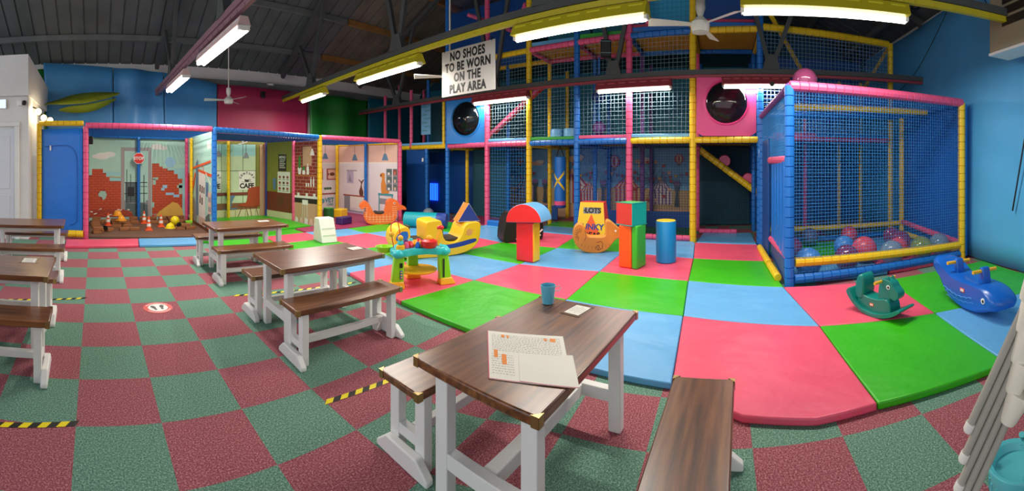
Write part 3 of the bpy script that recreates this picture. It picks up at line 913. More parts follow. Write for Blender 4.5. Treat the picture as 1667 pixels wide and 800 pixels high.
for a0, a1 in ((.5, 2.6), (3.6, 5.8)):
    mb = MB()
    for i in range(14):
        a = a0 + (a1 - a0) * i / 14
        b_ = a + (a1 - a0) / 14 * .5
        mb.add([(r * math.cos(q), r * math.sin(q), .0016) for r, q in ((.122, a), (.138, a), (.138, b_), (.122, b_))], [(0, 1, 2, 3)], 'sticker_white')
    mb.build('ring_of_lettering', t)
# ================================================================== PRINTED WALLS
class Print:
    """a printed vinyl wall: flat inks laid on a panel between two floor points"""
    def __init__(self, p0, p1, z0, z1, base):
        self.p0, self.p1 = Vector((*p0, 0)), Vector((*p1, 0))
        self.x = (self.p1 - self.p0).normalized()
        self.W = (self.p1 - self.p0).length
        self.n = self.x.cross(Vector((0, 0, 1)))
        self.mb = MB()
        self.k = 0
        self.z0, self.z1 = z0, z1
        a, b = self.p0, self.p1
        c = -self.n * .02
        up0, up1 = Vector((0, 0, z0)), Vector((0, 0, z1))
        self.mb.hexa([a + up0, b + up0, b + c + up0, a + c + up0, a + up1, b + up1, b + c + up1, a + c + up1], base)
    def at(self, u, v):
        return self.p0 + self.x * u + Vector((0, 0, v)) + self.n * (.001 + self.k * .0004)
    def poly(self, pts, m):
        self.k += 1
        pts = [(min(max(u, 0), self.W), min(max(v, self.z0), self.z1)) for u, v in pts]
        a = sum(pts[i][0] * pts[(i + 1) % len(pts)][1] - pts[(i + 1) % len(pts)][0] * pts[i][1] for i in range(len(pts)))
        if a < 0:
            pts = pts[::-1]
        self.mb.poly([self.at(u, v) for u, v in pts], m)
        return self
    def rect(self, u0, v0, u1, v1, m):
        return self.poly([(u0, v0), (u1, v0), (u1, v1), (u0, v1)], m)
    def many(self, rects, m):
        self.k += 1
        for u0, v0, u1, v1 in rects:
            u0, u1 = max(0, u0), min(self.W, u1)
            if u1 - u0 > .002:
                self.mb.add([self.at(u0, v0), self.at(u1, v0), self.at(u1, v1), self.at(u0, v1)], [(0, 1, 2, 3)], m)
        return self
    def disc(self, u, v, r, m, sy=1., a0=0., a1=2 * PI, n=24):
        return self.poly([(u + r * math.cos(a0 + (a1 - a0) * i / n), v + r * sy * math.sin(a0 + (a1 - a0) * i / n)) for i in range(n)], m)
    def line(self, u0, v0, u1, v1, w, m):
        d = Vector((u1 - u0, v1 - v0)).normalized() * w / 2
        return self.poly([(u0 - d.y, v0 + d.x), (u0 + d.y, v0 - d.x), (u1 + d.y, v1 - d.x), (u1 - d.y, v1 + d.x)], m)
    def text(self, s, u, v, size, m, bold=.01, rot=0.):
        self.k += 1
        M = frame_matrix(self.at(u, v), self.x, (0, 0, 1)) @ Matrix.Rotation(rot, 4, 'Z')
        self.mb.text(s, size, m, M, bold, 0.)
        return self
    def bricks(self, poly_rows, bw, bh, m, gap=.012, seed=0):
        """poly_rows(v) -> list of (u0, u1) covered at height v"""
        rnd = random.Random(seed)
        out = []
        v = self.z0
        r = 0
        while v < self.z1:
            for u0, u1 in poly_rows(v + bh / 2):
                u = math.floor(u0 / bw) * bw - (bw / 2 if r % 2 else 0)
                while u < u1:
                    a, b = max(u, u0), min(u + bw - gap, u1)
                    if b - a > gap:
                        out.append((a, v, b, min(v + bh - gap, self.z1)))
                    u += bw
            v += bh
            r += 1
        return self.many(out, m)
    def build(self, parent, label):
        return self.mb.build('mural', parent, world=True, label=label)

A_, B_p, C_, D_, E_ = (-1.03, 1.85), (-.07, 1.67), (2.49, 1.41), (5.2, 1.76), (7.22, 1.12)
hA, hB, hC, hD, hE = 2.33, 2.25, 2.17, 2.11, 2.05
def v3(p, z): return (p[0], p[1], z)
def part_pad(t, name, a, b, r, m, label=None, pitch=.13):
    mb = MB(); pad(mb, a, b, r, m, pitch)
    return mb.build(name, t, world=True, label=label)

# ------------------------------------------------ blue door booth on the far left
t = thing('storage_booth', 'blue vinyl panel with a stitched door outline in a yellow padded frame', 'play panel', (*A_, 0))
part_pad(t, 'post', v3(A_, 0), v3(A_, hA), .055, 'vinyl_yellow', 'yellow padded post')
part_pad(t, 'top_beam', (A_[0], A_[1], hA), (B_p[0] - .05, B_p[1] + .01, hB + .06), .055, 'vinyl_yellow', 'yellow padded beam')
part_pad(t, 'sill_pad', (-.42, 1.7, .1), (-.12, 1.65, .1), .07, 'vinyl_yellow', 'yellow sill pad')
mb = MB()
a, b = Vector((A_[0] + .05, A_[1] - .01, 0)), Vector((B_p[0] - .05, B_p[1], 0))
nx = (b - a).normalized(); nn = nx.cross(Vector((0, 0, 1)))
k, n = 14, 12
P = []
for j in range(k + 1):
    for i in range(n + 1):
        p = a.lerp(b, i / n); z = .06 + (hB - .1) * j / k
        P.append(p + Vector((0, 0, z)) + nn * (.012 * math.sin(z * 19 + i * .3) * math.sin(PI * i / n)))
mb.add(P, [(j * (n + 1) + i, j * (n + 1) + i + 1, (j + 1) * (n + 1) + i + 1, (j + 1) * (n + 1) + i) for j in range(k) for i in range(n)], 'panel_blue', True)
o = mb.build('panel', t, world=True); md = o.modifiers.new('thick', 'SOLIDIFY'); md.thickness = .03; md.offset = -1
mb = MB()
pr = [(.08, 1.85), (.52, 1.87), (.66, 1.8), (.74, 1.65), (.76, 1.3), (.76, .8), (.75, .4), (.7, .3), (.6, .27)]
mb.tube([a + nx * u + Vector((0, 0, v)) + nn * .022 for u, v in spline(pr, 4, False)], .006, 'net_navy', 6)
mb.build('door_piping', t, world=True, label='dark piping of the door outline')
mb = MB(); p = a + nx * .2 + nn * .03; mb.box((p.x, p.y, 1.82), (.03, .02, .1), 'white_plastic'); mb.build('zip_pull', t, world=True, label='small white tab')

# ------------------------------------------------ building site room
t = thing('role_play_room', 'pink framed role play room printed as a building site', 'play room', (*B_p, 0))
part_pad(t, 'post', v3(B_p, 0), v3(B_p, hB), .055, 'vinyl_pink', 'pink front post')
part_pad(t, 'front_beam', (B_p[0], B_p[1], hB + .02), (C_[0] - .05, C_[1], hC + .03), .058, 'vinyl_pink', 'pink front beam')
part_pad(t, 'post', (1.22, 3.78, 0), (1.22, 3.78, 2.2), .045, 'vinyl_blue', 'blue post with the stop sign')
part_pad(t, 'post', (2.47, 3.78, 0), (2.47, 3.78, 2.15), .045, 'vinyl_pink', 'pink back post')
part_pad(t, 'post', (2.44, 3.15, 0), (2.44, 3.15, 2.12), .04, 'vinyl_yellow', 'yellow side post')
part_pad(t, 'back_beam', (-.05, 3.82, 2.2), (2.5, 3.82, 2.15), .045, 'vinyl_blue')
pr = Print((-.04, 3.9), (2.52, 3.9), .0, 2.2, 'm_sky')
pr.poly([(0, 1.2), (.5, 1.3), (1.2, 1.25), (2.56, 1.4), (2.56, .1), (0, .1)], 'm_sky2')
for u, v, r in ((.34, 1.69, .2), (.52, 1.73, .16), (.2, 1.68, .12), (1.75, 1.93, .16), (1.9, 1.9, .12)):
    pr.disc(u, v, r, 'm_cloud', .45)
pr.disc(2.1, 1.53, .14, 'm_ltblue')
Lsteps = [(.0, .08, 1.2), (.08, .36, 1.36), (.36, .44, 1.26), (.44, .53, 1.15), (.53, .82, 1.05)]
def leftwall(v):
    r = [(a_, b_) for a_, b_, h in Lsteps if v < h and v > .2]
    if not r: return []
    s_ = [(r[0][0], r[-1][1])]
    if .58 < v < .82:
        w = .1 if .63 < v < .77 else .05
        return [(0, .34 - w), (.34 + w + .02, .82)]
    return s_
pr.many([(a_, .2, b_, h) for a_, b_, h in Lsteps], 'm_mortar')
pr.bricks(leftwall, .155, .065, 'm_brick')
pr.poly([(.24, .72), (.3, .8), (.42, .79), (.46, .7), (.42, .6), (.36, .56), (.33, .64), (.25, .66)], 'm_hole')
Rsteps = [(1.62, 1.81, 1.5), (1.81, 1.9, 1.42), (1.9, 2.03, 1.37), (2.03, 2.2, 1.32), (2.2, 2.3, 1.22), (2.3, 2.42, 1.1)]
pr.many([(a_, .2, b_, h) for a_, b_, h in Rsteps], 'm_mortar')
def rightwall(v):
    r = [(a_, b_) for a_, b_, h in Rsteps if v < h and v > .15]
    return [(r[0][0], r[-1][1])] if r else []
pr.bricks(rightwall, .155, .065, 'm_brick', seed=2)
pr.many([(1.64, .95, 1.72, 1.1), (1.64, 1.08, 1.78, 1.14), (2.33, .7, 2.42, .98), (2.28, .86, 2.42, .93), (1.62, .36, 1.68, .5)], 'm_hole')
pr.many([(1.9, .86, 2.02, .94), (1.86, .8, 1.95, .87), (1.98, .68, 2.2, .74), (2.18, .62, 2.34, .69)], 'm_ltblue')
pr.rect(.82, .14, 1.6, 1.91, 'm_doorframe'); pr.rect(.91, .14, 1.52, 1.82, 'm_sky'); pr.rect(.91, .14, 1.52, .55, 'm_grey')
pr.rect(.93, .5, 1.25, 1.02, 'm_scaffold'); pr.rect(.99, .66, 1.16, .9, 'ink'); pr.rect(1.26, .5, 1.46, .98, 'm_sky')
pr.poly([(.91, .14), (1.52, .14), (1.5, .44), (1.3, .5), (1.1, .46), (.95, .52)], 'm_scaffold')
pr.many([(.96, .5, .975, 1.35), (1.06, .5, 1.075, 1.22), (1.4, .3, 1.42, 1.2), (.91, 1.0, 1.5, 1.02), (.91, .72, 1.5, .74), (1.2, .9, 1.5, .915), (1.28, .3, 1.295, 1.0)], 'ink')
pr.poly([(1.72, .14), (1.8, .25), (2.16, .5), (2.3, .46), (2.42, .3), (2.45, .14)], 'm_sand')
pr.poly([(0, .12), (.05, .3), (.3, .36), (.5, .34), (.8, .33), (1.05, .28), (1.15, .14)], 'm_rubble')
rnd = random.Random(5)
for i in range(26):
    u, v = rnd.uniform(.03, 1.05), rnd.uniform(.14, .33)
    w = rnd.uniform(.05, .1)
    pr.line(u, v, u + w, v + rnd.uniform(-.02, .03), .025, 'm_brick' if i % 3 else 'm_tip')
for (a_, b_, c_, d_) in ((.0, .95, .82, 1.12), (.0, .55, .82, .62)):
    pass
pr.line(.53, 1.17, .82, 1.15, .018, 'm_sand')
pr.build(t, 'printed building site with broken red brick walls')
pr = Print((2.51, 3.88), (2.47, 1.5), .0, 2.16, 'm_sky')
for u, v, r in ((.58, 1.7, .12), (2.1, 1.9, .13), (2.2, 1.88, .1)):
    pr.disc(u, v, r, 'm_cloud', .7)
pr.poly([(.05, .2), (.05, 1.1), (.2, 1.3), (.35, 1.1), (.42, .6), (.4, .2)], 'm_chair')
pr.poly([(.1, .2), (.12, .7), (.3, .8), (.5, .6), (.55, .2)], 'm_circus_purple')
pr.poly([(.5, .05), (.5, .5), (.8, .7), (1.05, .5), (1.05, .05)], 'm_grey')
pr.poly([(1.25, .3), (1.25, 1.35), (1.85, 1.35), (1.85, .3)], 'm_white')
pr.many([(1.34, .86, 1.44, 1.02), (1.52, .84, 1.62, 1.0), (1.34, .6, 1.44, .76), (1.52, .58, 1.62, .74), (1.7, .84, 1.78, .98)], 'm_board')
pr.many([(1.36, .7, 1.42, .8), (1.54, .9, 1.6, .98)], 'm_circus_red')
pr.rect(1.9, .8, 2.1, 1.1, 'm_vetblue')
pr.line(1.2, 1.35, 2.37, 1.25, .06, 'cone_orange'); pr.line(1.55, 1.5, 1.75, 1.3, .04, 'cone_orange'); pr.line(1.9, 1.3, 2.3, 1.05, .04, 'm_tip')
pr.poly([(1.25, .3), (1.85, .32), (1.85, .1), (1.25, .05)], 'm_tip')
for i in range(6):
    pr.line(1.27 + i * .1, .06, 1.32 + i * .1, .3, .035, 'm_circus_red')
pr.poly([(1.85, .0), (1.9, .35), (2.15, .45), (2.35, .2), (2.35, .0)], 'm_scaffold'); pr.poly([(2.0, .1), (2.1, .3), (2.3, .2), (2.25, .02)], 'cone_orange')
pr.poly([(1.0, .3), (1.0, 1.5), (1.2, 1.6), (1.22, .3)], 'm_vetblue'); pr.poly([(.5, .7), (.9, 1.3), (1.0, 1.25), (.62, .7)], 'cone_orange'); pr.line(.3, 1.35, 2.3, 1.55, .05, 'cone_orange'); pr.rect(2.1, .45, 2.35, .9, 'm_vetpeach'); pr.many([(2.14, .5, 2.2, .6), (2.24, .5, 2.3, .6), (2.14, .7, 2.2, .8), (2.24, .7, 2.3, .8)], 'm_vetblue')
pr.rect(0, 0, 2.4, .12, 'm_brown')
pr.build(t, 'printed side wall with houses and an orange crane')
mb = MB(); net(mb, (-.05, 1.7, 2.22), (2.5, -.22, -.06), (0, 2.1, -.02), .07, .012, 'vinyl_blue'); mb.build('roof_net', t, world=True, label='blue mesh roof')
for k_ in range(9):                                           # scalloped blue roof band behind the front beam
    pass

# stop sign strapped to the blue post
t = thing('stop_sign', 'small red octagonal stop sign on the blue post of the building site room', 'sign', (1.22, 3.72, 1.63))
mb = MB()
for r, y, m in ((.15, 0, 'sticker_white'), (.137, -.004, 'vinyl_red')):
    q = [(r * math.cos(PI / 8 + k * PI / 4), r * math.sin(PI / 8 + k * PI / 4)) for k in range(8)]
    mb.prism(q, y, y + .008, m)
mb.build('plate', t)
mb = MB(); mb.text('STOP', .11, 'sticker_white', frame_matrix((0, -.0055, -.002), (1, 0, 0), (0, 0, 1)), .004, .001); mb.build('lettering', t)
s_ = thing('loudspeaker', 'small black speaker at the top left corner inside the building site room', 'speaker', (.03, 1.85, 1.9))
mb = MB(); mb.box((0, 0, .08), (.09, .09, .16), 'black'); mb.build('cabinet', s_, bevel=.01)
mb = MB(); mb.cyl((-.03, .01, .15), (-.07, .01, .2), .012, 'steel_dark'); mb.build('bracket', s_)

# ------------------------------------------------ loose bricks, cones, hats
bm_ = MB(); bm_.box((0, 0, .0325), (.21, .105, .063), 'brick_brown')
brick = bm_.build('toy_brick', bevel=.006)
BL = 'brown foam toy brick in the loose pile of the building site room'
tag(brick, BL, 'toy brick', 'foam bricks in the building site room')
brick.location = (.16, 2.02, .051); brick.rotation_euler = (0, 0, .4)
rnd = random.Random(11)
spots = []
for x in [.14 + .235 * i for i in range(10)]:
    for y, lev in ((2.5, .15), (2.75, .5), (3.0, .6), (3.28, 1.1), (3.58, 1.9)):
        if 1.0 < x < 1.4 and y < 2.7: continue
        if 1.5 < x < 2.12 and y < 3.1: continue
        if x > 2.2 and 2.4 < y < 2.9: continue
        if abs(x - .45) < .12 and y == 3.0: continue
        if abs(x - 1.3) < .12 and y == 3.28: continue
        n = int(lev + rnd.random())
        for j in range(n):
            spots.append((x + rnd.uniform(-.012, .012), y + rnd.uniform(-.01, .01), .051 + j * .0635, rnd.uniform(-.3, .3) if j else rnd.uniform(-.12, .12)))
spots += [(.2, 2.18, .051, -.15), (.18, 2.03, .1145, .1), (.42, 2.3, .051, .9), (2.2, 2.28, .051, .1), (1.98, 2.3, .051, -.05), (2.1, 2.29, .1145, .0), (.75, 2.36, .051, .12), (.98, 2.34, .051, -.1)]
for x, y, z, rz in spots:
    c = brick.copy(); col.objects.link(c); c.location = (x, y, z); c.rotation_euler = (0, 0, rz)
def cone(loc, label):
    t = thing('traffic_cone', label, 'traffic cone', loc, 0, 'toy traffic cones')
    mb = MB(); mb.box((0, 0, .01), (.16, .16, .02), 'cone_orange'); mb.build('base', t, bevel=.006)
    mb = MB(); mb.axis((0, 0, .02), (0, 0, .3), [(0, .06), (.25, .05)], 'cone_orange', 20); mb.axis((0, 0, .09), (0, 0, .15), [(0, .05), (1, .041)], 'sticker_white', 20); mb.axis((0, 0, .15), (0, 0, .19), [(0, .041), (1, .034)], 'cone_orange', 20)
    mb.axis((0, 0, .19), (0, 0, .235), [(0, .034), (1, .027)], 'sticker_white', 20); mb.axis((0, 0, .235), (0, 0, .3), [(0, .027), (.95, .014), (1, .01)], 'cone_orange', 20); mb.build('cone', t)
    return t
cone((1.28, 2.3, .05), 'orange and white toy cone standing nearest, before the bricks')
cone((.42, 3.02, .05), 'orange and white toy cone behind the left brick pile')
cone((1.3, 3.28, .05), 'orange and white toy cone just right of the blue post')
cone((1.62, 2.72, .05), 'orange and white toy cone left of the yellow ball')
def hat(loc, rz, m, label):
    t = thing('hard_hat', label, 'hard hat', loc, rz, 'toy hard hats')
    mb = MB(); mb.sphere((0, 0, .012), .1, m, 24, 8, (1, .85, 1.0), 0., 1.); mb.build('shell', t)
    mb = MB(); mb.lathe((0, 0, 0), [(.1, .004), (.128, .0), (.13, .008), (.1, .016)], m, 24); mb.build('brim', t)
    mb = MB(); mb.tube([(-.1, 0, .03), (-.07, 0, .085), (0, 0, .116), (.07, 0, .085), (.1, 0, .03)], .012, m); mb.build('ridge', t)
hat((1.8, 2.52, .05), .3, 'hat_yellow', 'bright yellow toy hard hat on the floor right of the cone')
hat((.72, 2.88, .19), .8, 'hat_orange', 'orange yellow toy hard hat on the bricks, the nearer one')
hat((.66, 3.3, .25), -.4, 'hat_orange', 'orange toy hard hat on the bricks at the back')
mb = MB(); mb.sphere((0, 0, .11), .11, 'hat_yellow'); o = mb.build('ball', origin=(0, 0, 0)); o.location = (1.98, 2.88, .05); tag(o, 'yellow ball among the bricks before the printed sand heap', 'ball')
def saw(loc, rz, label):
    t = thing('toy_saw', label, 'toy tool', loc, rz, 'green toy saws')
    mb = MB(); mb.prism([(0, .0), (.2, .0), (.2, .03), (0, .07)], -.006, .006, 'saw_green'); mb.build('blade', t)
    mb = MB(); mb.prism(spline([(-.1, .0), (-.02, -.0), (.01, .06), (-.04, .09), (-.1, .07)], 3), -.012, .012, 'black'); mb.build('handle', t, bevel=.004, label='black handle')
saw((.28, 2.18, .1), 2.9, 'green toy saw on the left brick pile')
saw((1.99, 2.3, .12), .4, 'green toy saw on the right bricks')
t = thing('toy_drill', 'lime and black toy drill by the yellow post', 'toy tool', (2.33, 2.62, .05), 2.6)
mb = MB(); mb.prism(spline([(0, .08), (.14, .085), (.15, .13), (.02, .14)], 3), -.025, .025, 'saw_green'); mb.prism([(.01, 0), (.06, 0), (.06, .09), (.015, .09)], -.02, .02, 'saw_green'); mb.build('body', t, bevel=.006)
mb = MB(); mb.axis((.15, 0, .11), (.22, 0, .11), [(0, .02), (.6, .012), (1, .006)], 'black'); mb.build('chuck', t)

# ------------------------------------------------ cafe room
t = thing('role_play_room', 'blue framed role play room printed as a cafe', 'play room', (*C_, 0))
part_pad(t, 'post', v3(C_, 0), v3(C_, hC + .05), .055, 'vinyl_blue', 'blue front post')
part_pad(t, 'front_beam', (C_[0], C_[1], hC + .02), (D_[0] - .05, D_[1], hD + .02), .058, 'vinyl_blue', 'blue front beam')
part_pad(t, 'post', (3.62, 3.8, 0), (3.62, 3.8, 2.1), .045, 'vinyl_yellow', 'yellow post before the cafe window')
part_pad(t, 'post', (4.72, 3.78, 0), (4.72, 3.78, 2.08), .03, 'vinyl_navy', 'thin blue corner post')
part_pad(t, 'post', (4.97, 2.64, 0), (4.97, 2.64, 2.08), .045, 'vinyl_pink', 'pink post of the side wall')
pr = Print((2.55, 3.9), (4.72, 3.9), 0, 2.1, 'm_glass')
pr.rect(.0, 1.7, 1.95, 2.1, 'm_sky2'); pr.rect(1.9, 0, 2.2, 2.1, 'm_olive'); pr.rect(1.9, .3, 2.2, .8, 'm_wood'); pr.rect(0, 2.02, 2.2, 2.1, 'm_olive')
pr.many([(u, .1, u + .012, 2.02) for u in (.3, .9, 1.15, 1.52, 1.92)] + [(0, 1.29, 1.92, 1.302), (0, .62, .95, .632), (1.2, .35, 1.95, .36)], 'm_line')
pr.rect(0, .24, 1.95, .42, 'm_wood'); pr.rect(0, 0, 2.2, .24, 'm_cream'); pr.many([(u, .02, u + .01, .22) for u in (.35, .7, 1.0, 1.3, 1.6, 1.9)], 'm_line')
for u, v in ((.83, 1.74), (1.62, 1.7), (.3, 1.72)):
    pr.line(u, v + .1, u, 2.02, .012, 'm_line'); pr.poly([(u - .09, v - .06), (u + .09, v - .06), (u + .03, v + .1), (u - .03, v + .1)], 'm_grey')
for du in (0, -.98):
    pr.rect(1.4 + du, .78, 1.88 + du, 1.29, 'm_white')
    c = (1.64 + du, 1.06)
    pr.disc(c[0], c[1], .075, 'm_board', 1., PI, 2 * PI); pr.disc(c[0] + .08, c[1] - .02, .03, 'm_board'); pr.disc(c[0] + .08, c[1] - .02, .017, 'm_white')
    pr.line(c[0] - .15, .99, c[0] + .15, .99, .01, 'm_board')
    for i, ch in enumerate('CENTURY'):
        an = PI - (i + .5) * PI / 7
        pr.text(ch, c[0] + .19 * math.cos(an), c[1] + .02 + .15 * math.sin(an), .085, 'm_board', .003, an - PI / 2)
    pr.text('CAFE', c[0], .88, .18, 'm_board', .008)
pr.rect(.6, .63, 1.66, .71, 'm_counter'); pr.poly([(1.0, .63), (1.3, .63), (1.2, .45), (1.17, .28), (1.1, .28), (1.1, .45)], 'm_vetblue'); pr.line(.95, .27, 1.35, .27, .03, 'm_vetblue')
pr.poly(spline([(1.7, .82), (2.12, .84), (2.1, .6), (2.02, .36), (1.9, .3), (1.45, .33), (1.4, .38), (1.6, .42), (1.66, .6)], 3), 'm_chair')
for a_, b_ in ((1.5, 1.38), (1.72, 1.78), (1.9, 1.98), (1.6, 1.68)):
    pr.line(a_, .32, b_, .05, .014, 'm_counter')
pr.rect(1.95 + .07, .0, 2.2, 2.02, 'm_tan')
pr.build(t, 'printed cafe window with sign, table and chair')
pr = Print((4.72, 3.82), (4.96, 2.68), 0, 2.08, 'm_olive')
pr.rect(0, .22, 1.2, .74, 'm_counter'); pr.rect(.55, .4, .8, .66, 'm_brown'); pr.rect(0, 0, 1.2, .22, 'm_cream')
pr.rect(.58, 1.3, .92, 1.74, 'm_board'); pr.text('MENU', .75, 1.66, .1, 'm_white', .003); pr.many([(.63, 1.38 + i * .05, .87 - .04 * (i % 2), 1.4 + i * .05) for i in range(5)], 'm_white')
pr.line(.65, 1.74, .75, 1.84, .012, 'm_grey'); pr.line(.75, 1.84, .85, 1.74, .012, 'm_grey')
pr.rect(.55, .73, 1.07, 1.28, 'm_white')
for i in range(9):
    u, v = .65 + .16 * (i % 3), 1.14 - .15 * (i // 3)
    pr.disc(u, v, .045, ('m_chair', 'm_brown', 'm_vetred')[i % 3], .8); pr.rect(u - .05, v - .07, u + .05, v - .055, 'm_line')
pr.poly([(.36, .8), (.48, .8), (.5, 1.1), (.34, 1.1)], 'm_vetblue')
pr.build(t, 'printed cafe counter with menu board')
pr = Print((4.98, 2.6), (5.19, 1.8), 0, 2.05, 'm_pinkmortar')
pr.bricks(lambda v: [(0, .84)] if v > .68 else [], .21, .085, 'm_redbrick', .012)
pr.rect(.28, 1.45, .6, 1.92, 'm_tan'); pr.line(.28, 1.45, .28, 1.92, .02, 'm_brown'); pr.poly([(.54, 1.7), (.7, 1.7), (.64, 1.86), (.6, 1.86)], 'm_white'); pr.line(.62, 1.86, .62, 2.04, .01, 'm_line')
pr.rect(.03, 1.18, .8, 1.225, 'm_shelf'); pr.rect(.36, .9, .78, .93, 'm_shelf')
pr.poly([(.14, 1.23), (.22, 1.23), (.25, 1.4), (.11, 1.4)], 'm_white'); pr.poly(spline([(.15, 1.4), (.14, 1.62), (.18, 1.7), (.22, 1.62), (.21, 1.4)], 3), 'm_plant')
pr.rect(.28, 1.23, .38, 1.33, 'm_white'); pr.disc(.33, 1.38, .05, 'm_plant'); pr.rect(.43, 1.23, .51, 1.42, 'm_white'); pr.rect(.455, 1.42, .485, 1.5, 'm_white')
pr.many([(.4, .93, .45, 1.02), (.48, .93, .52, 1.02), (.56, .93, .6, 1.12), (.57, 1.12, .59, 1.18), (.65, .93, .69, 1.12), (.66, 1.12, .68, 1.18)], 'm_white')
pr.rect(0, .64, .84, .7, 'm_white'); pr.rect(0, .52, .84, .64, 'm_board'); pr.rect(0, 0, .84, .52, 'm_tan')
for u in (.1, .4, .66):
    pr.rect(u, .7, u + .08, .77, 'm_white')
pr.rect(.28, .48, .48, .6, 'm_white')
for u in (.3, .36, .42, .46):
    pr.line(u, .48, u + (u - .38) * .3, .08, .012, 'm_white')
for i in range(5):
    pr.poly([(i * .17, 0), (i * .17 + .15, 0), (i * .17 + .13, .13), (i * .17 + .05, .17)], 'm_vetpeach' if i % 2 else 'm_white')
pr.build(t, 'printed brick bar wall with shelves and stool')
mb = MB(); net(mb, (2.5, 1.45, 2.13), (2.65, .35, -.06), (-.02, 2.0, 0), .07, .012, 'vinyl_navy'); mb.build('roof_net', t, world=True, label='purple blue mesh roof')
s_ = thing('wall_light', 'small white strip light under the cafe room roof', 'light', (3.75, 3.4, 2.04))
mb = MB(); mb.cyl((0, 0, -.05), (.3, .12, .03), .018, 'white_plastic'); mb.build('tube', s_)
mb = MB(); mb.box((.15, .06, .03), (.04, .04, .08), 'white_plastic'); mb.build('bracket', s_)

# ------------------------------------------------ vet room
t = thing('role_play_room', 'pink framed role play room printed as a vet surgery', 'play room', (*E_, 0))
part_pad(t, 'post', v3(D_, 0), v3(D_, hD + .06), .06, 'vinyl_yellow', 'yellow front post')
part_pad(t, 'post', v3(E_, 0), v3(E_, hE), .05, 'vinyl_pink', 'pink front post')
part_pad(t, 'front_beam', (D_[0] + .05, D_[1], hD + .02), (E_[0], E_[1], hE + .02), .055, 'vinyl_pink', 'pink front beam')
part_pad(t, 'post', (7.05, 3.7, 0), (7.05, 3.7, 2.05), .05, 'vinyl_yellow', 'yellow corner post')
part_pad(t, 'post', (7.08, 2.35, 0), (7.08, 2.35, 2.05), .045, 'vinyl_blue', 'blue side post')
part_pad(t, 'side_beam', (7.1, 3.7, 2.04), (7.2, 1.15, 2.02), .03, 'vinyl_yellow', 'yellow top beam of the side wall')
pr = Print((5.25, 3.8), (7.1, 3.8), 0, 2.05, 'm_vetwhite')
pr.rect(0, 1.5, 1.9, 2.05, 'm_vetpink'); pr.rect(0, 1.48, 1.9, 1.52, 'm_white')
for u in (.5, 1.43):
    pr.line(u, 1.78, u, 2.05, .012, 'm_line'); pr.poly([(u - .11, 1.63), (u + .11, 1.63), (u + .04, 1.8), (u - .04, 1.8)], 'm_vetblue')
for u in (.3, .95, 1.48):
    pr.rect(u, 1.0, u + .4, 1.34, 'm_vetred'); pr.rect(u + .05, 1.03, u + .37, 1.31, 'm_vetpeach'); pr.disc(u + .2, 1.17, .09, 'm_brown', .6); pr.poly([(u + .1, 1.17), (u + .05, 1.22), (u + .05, 1.12)], 'm_brown')
pr.rect(0, .56, 1.9, .6, 'm_vetred'); pr.rect(1.38, .6, 1.66, .7, 'm_white')
for i in range(5):
    pr.disc(1.42 + .05 * i, .74, .035, 'm_plant' if i % 2 else 'm_line')
pr.disc(1.33, .37, .07, 'm_vetteal'); pr.text('VET', 1.58, .38, .19, 'm_vetteal', .008); pr.text('CARE', 1.6, .25, .09, 'm_vetteal', .002)
pr.rect(0, 0, 1.9, .1, 'm_grey')
pr.build(t, 'printed vet wall with fish pictures')
pr = Print((7.1, 3.76), (7.2, 1.2), 0, 2.03, 'm_vetwhite')
pr.rect(0, 1.52, 2.6, 2.03, 'm_vetpeach'); pr.rect(0, 1.5, 2.6, 1.53, 'm_white')
for u in (.84, 2.11):
    pr.line(u, 1.75, u, 2.03, .014, 'm_line'); pr.poly([(u - .13, 1.58), (u + .13, 1.58), (u + .045, 1.76), (u - .045, 1.76)], 'm_vetblue')
pr.line(.46, 1.29, .94, 1.29, .025, 'm_grey'); pr.rect(.48, .92, .78, 1.27, 'm_lilac'); pr.poly([(.55, .98), (.62, 1.2), (.68, 1.0), (.72, .96)], 'm_grey')
pr.rect(.3, .54, 1.3, .58, 'm_vetred'); pr.rect(.35, .12, .62, .54, 'm_grey'); pr.rect(.64, .2, 1.25, .54, 'm_white'); pr.rect(.35, .1, 1.3, .13, 'm_grey')
for u in (.45, .56):
    pr.rect(u, .58, u + .06, .66, 'm_white')
pr.poly(spline([(1.08, .58), (1.04, .7), (1.1, .82), (1.12, .95), (1.02, 1.02), (1.05, 1.04), (1.14, .98), (1.22, 1.05), (1.24, 1.02), (1.16, .92), (1.16, .82), (1.22, .7), (1.2, .58)], 2), 'm_brown')
pr.rect(1.84, .64, 2.42, .7, 'm_vetteal'); pr.many([(1.86, .12, 1.9, .64), (2.36, .12, 2.4, .64)], 'm_vetteal'); pr.rect(1.9, .42, 2.2, .56, 'm_grey')
pr.poly(spline([(1.98, .7), (1.96, .95), (2.0, 1.1), (1.92, 1.15), (1.94, 1.22), (2.02, 1.25), (2.1, 1.22), (2.1, 1.08), (2.14, .95), (2.24, .84), (2.26, .72), (2.12, .7)], 3), 'm_dog')
pr.disc(1.96, 1.18, .03, 'm_brown')
pr.rect(2.16, .78, 2.58, 1.36, 'm_grey'); pr.rect(2.38, .78, 2.41, 1.36, 'm_vetwhite')
for v in (.8, 1.0, 1.2):
    pr.rect(2.19, v, 2.37, v + .15, 'm_scaffold'); pr.rect(2.43, v, 2.56, v + .15, 'm_scaffold')
    pr.rect(2.22, v, 2.3, v + .06, 'm_white'); pr.rect(2.46, v, 2.52, v + .08, 'm_vetpeach')
pr.rect(2.44, 1.2, 2.48, 1.33, 'm_circus_red'); pr.rect(2.5, 1.2, 2.54, 1.33, 'm_chair')
pr.rect(0, 0, 2.6, .1, 'm_lilac')
pr.build(t, 'printed vet wall with an orange dog and a grey cabinet')
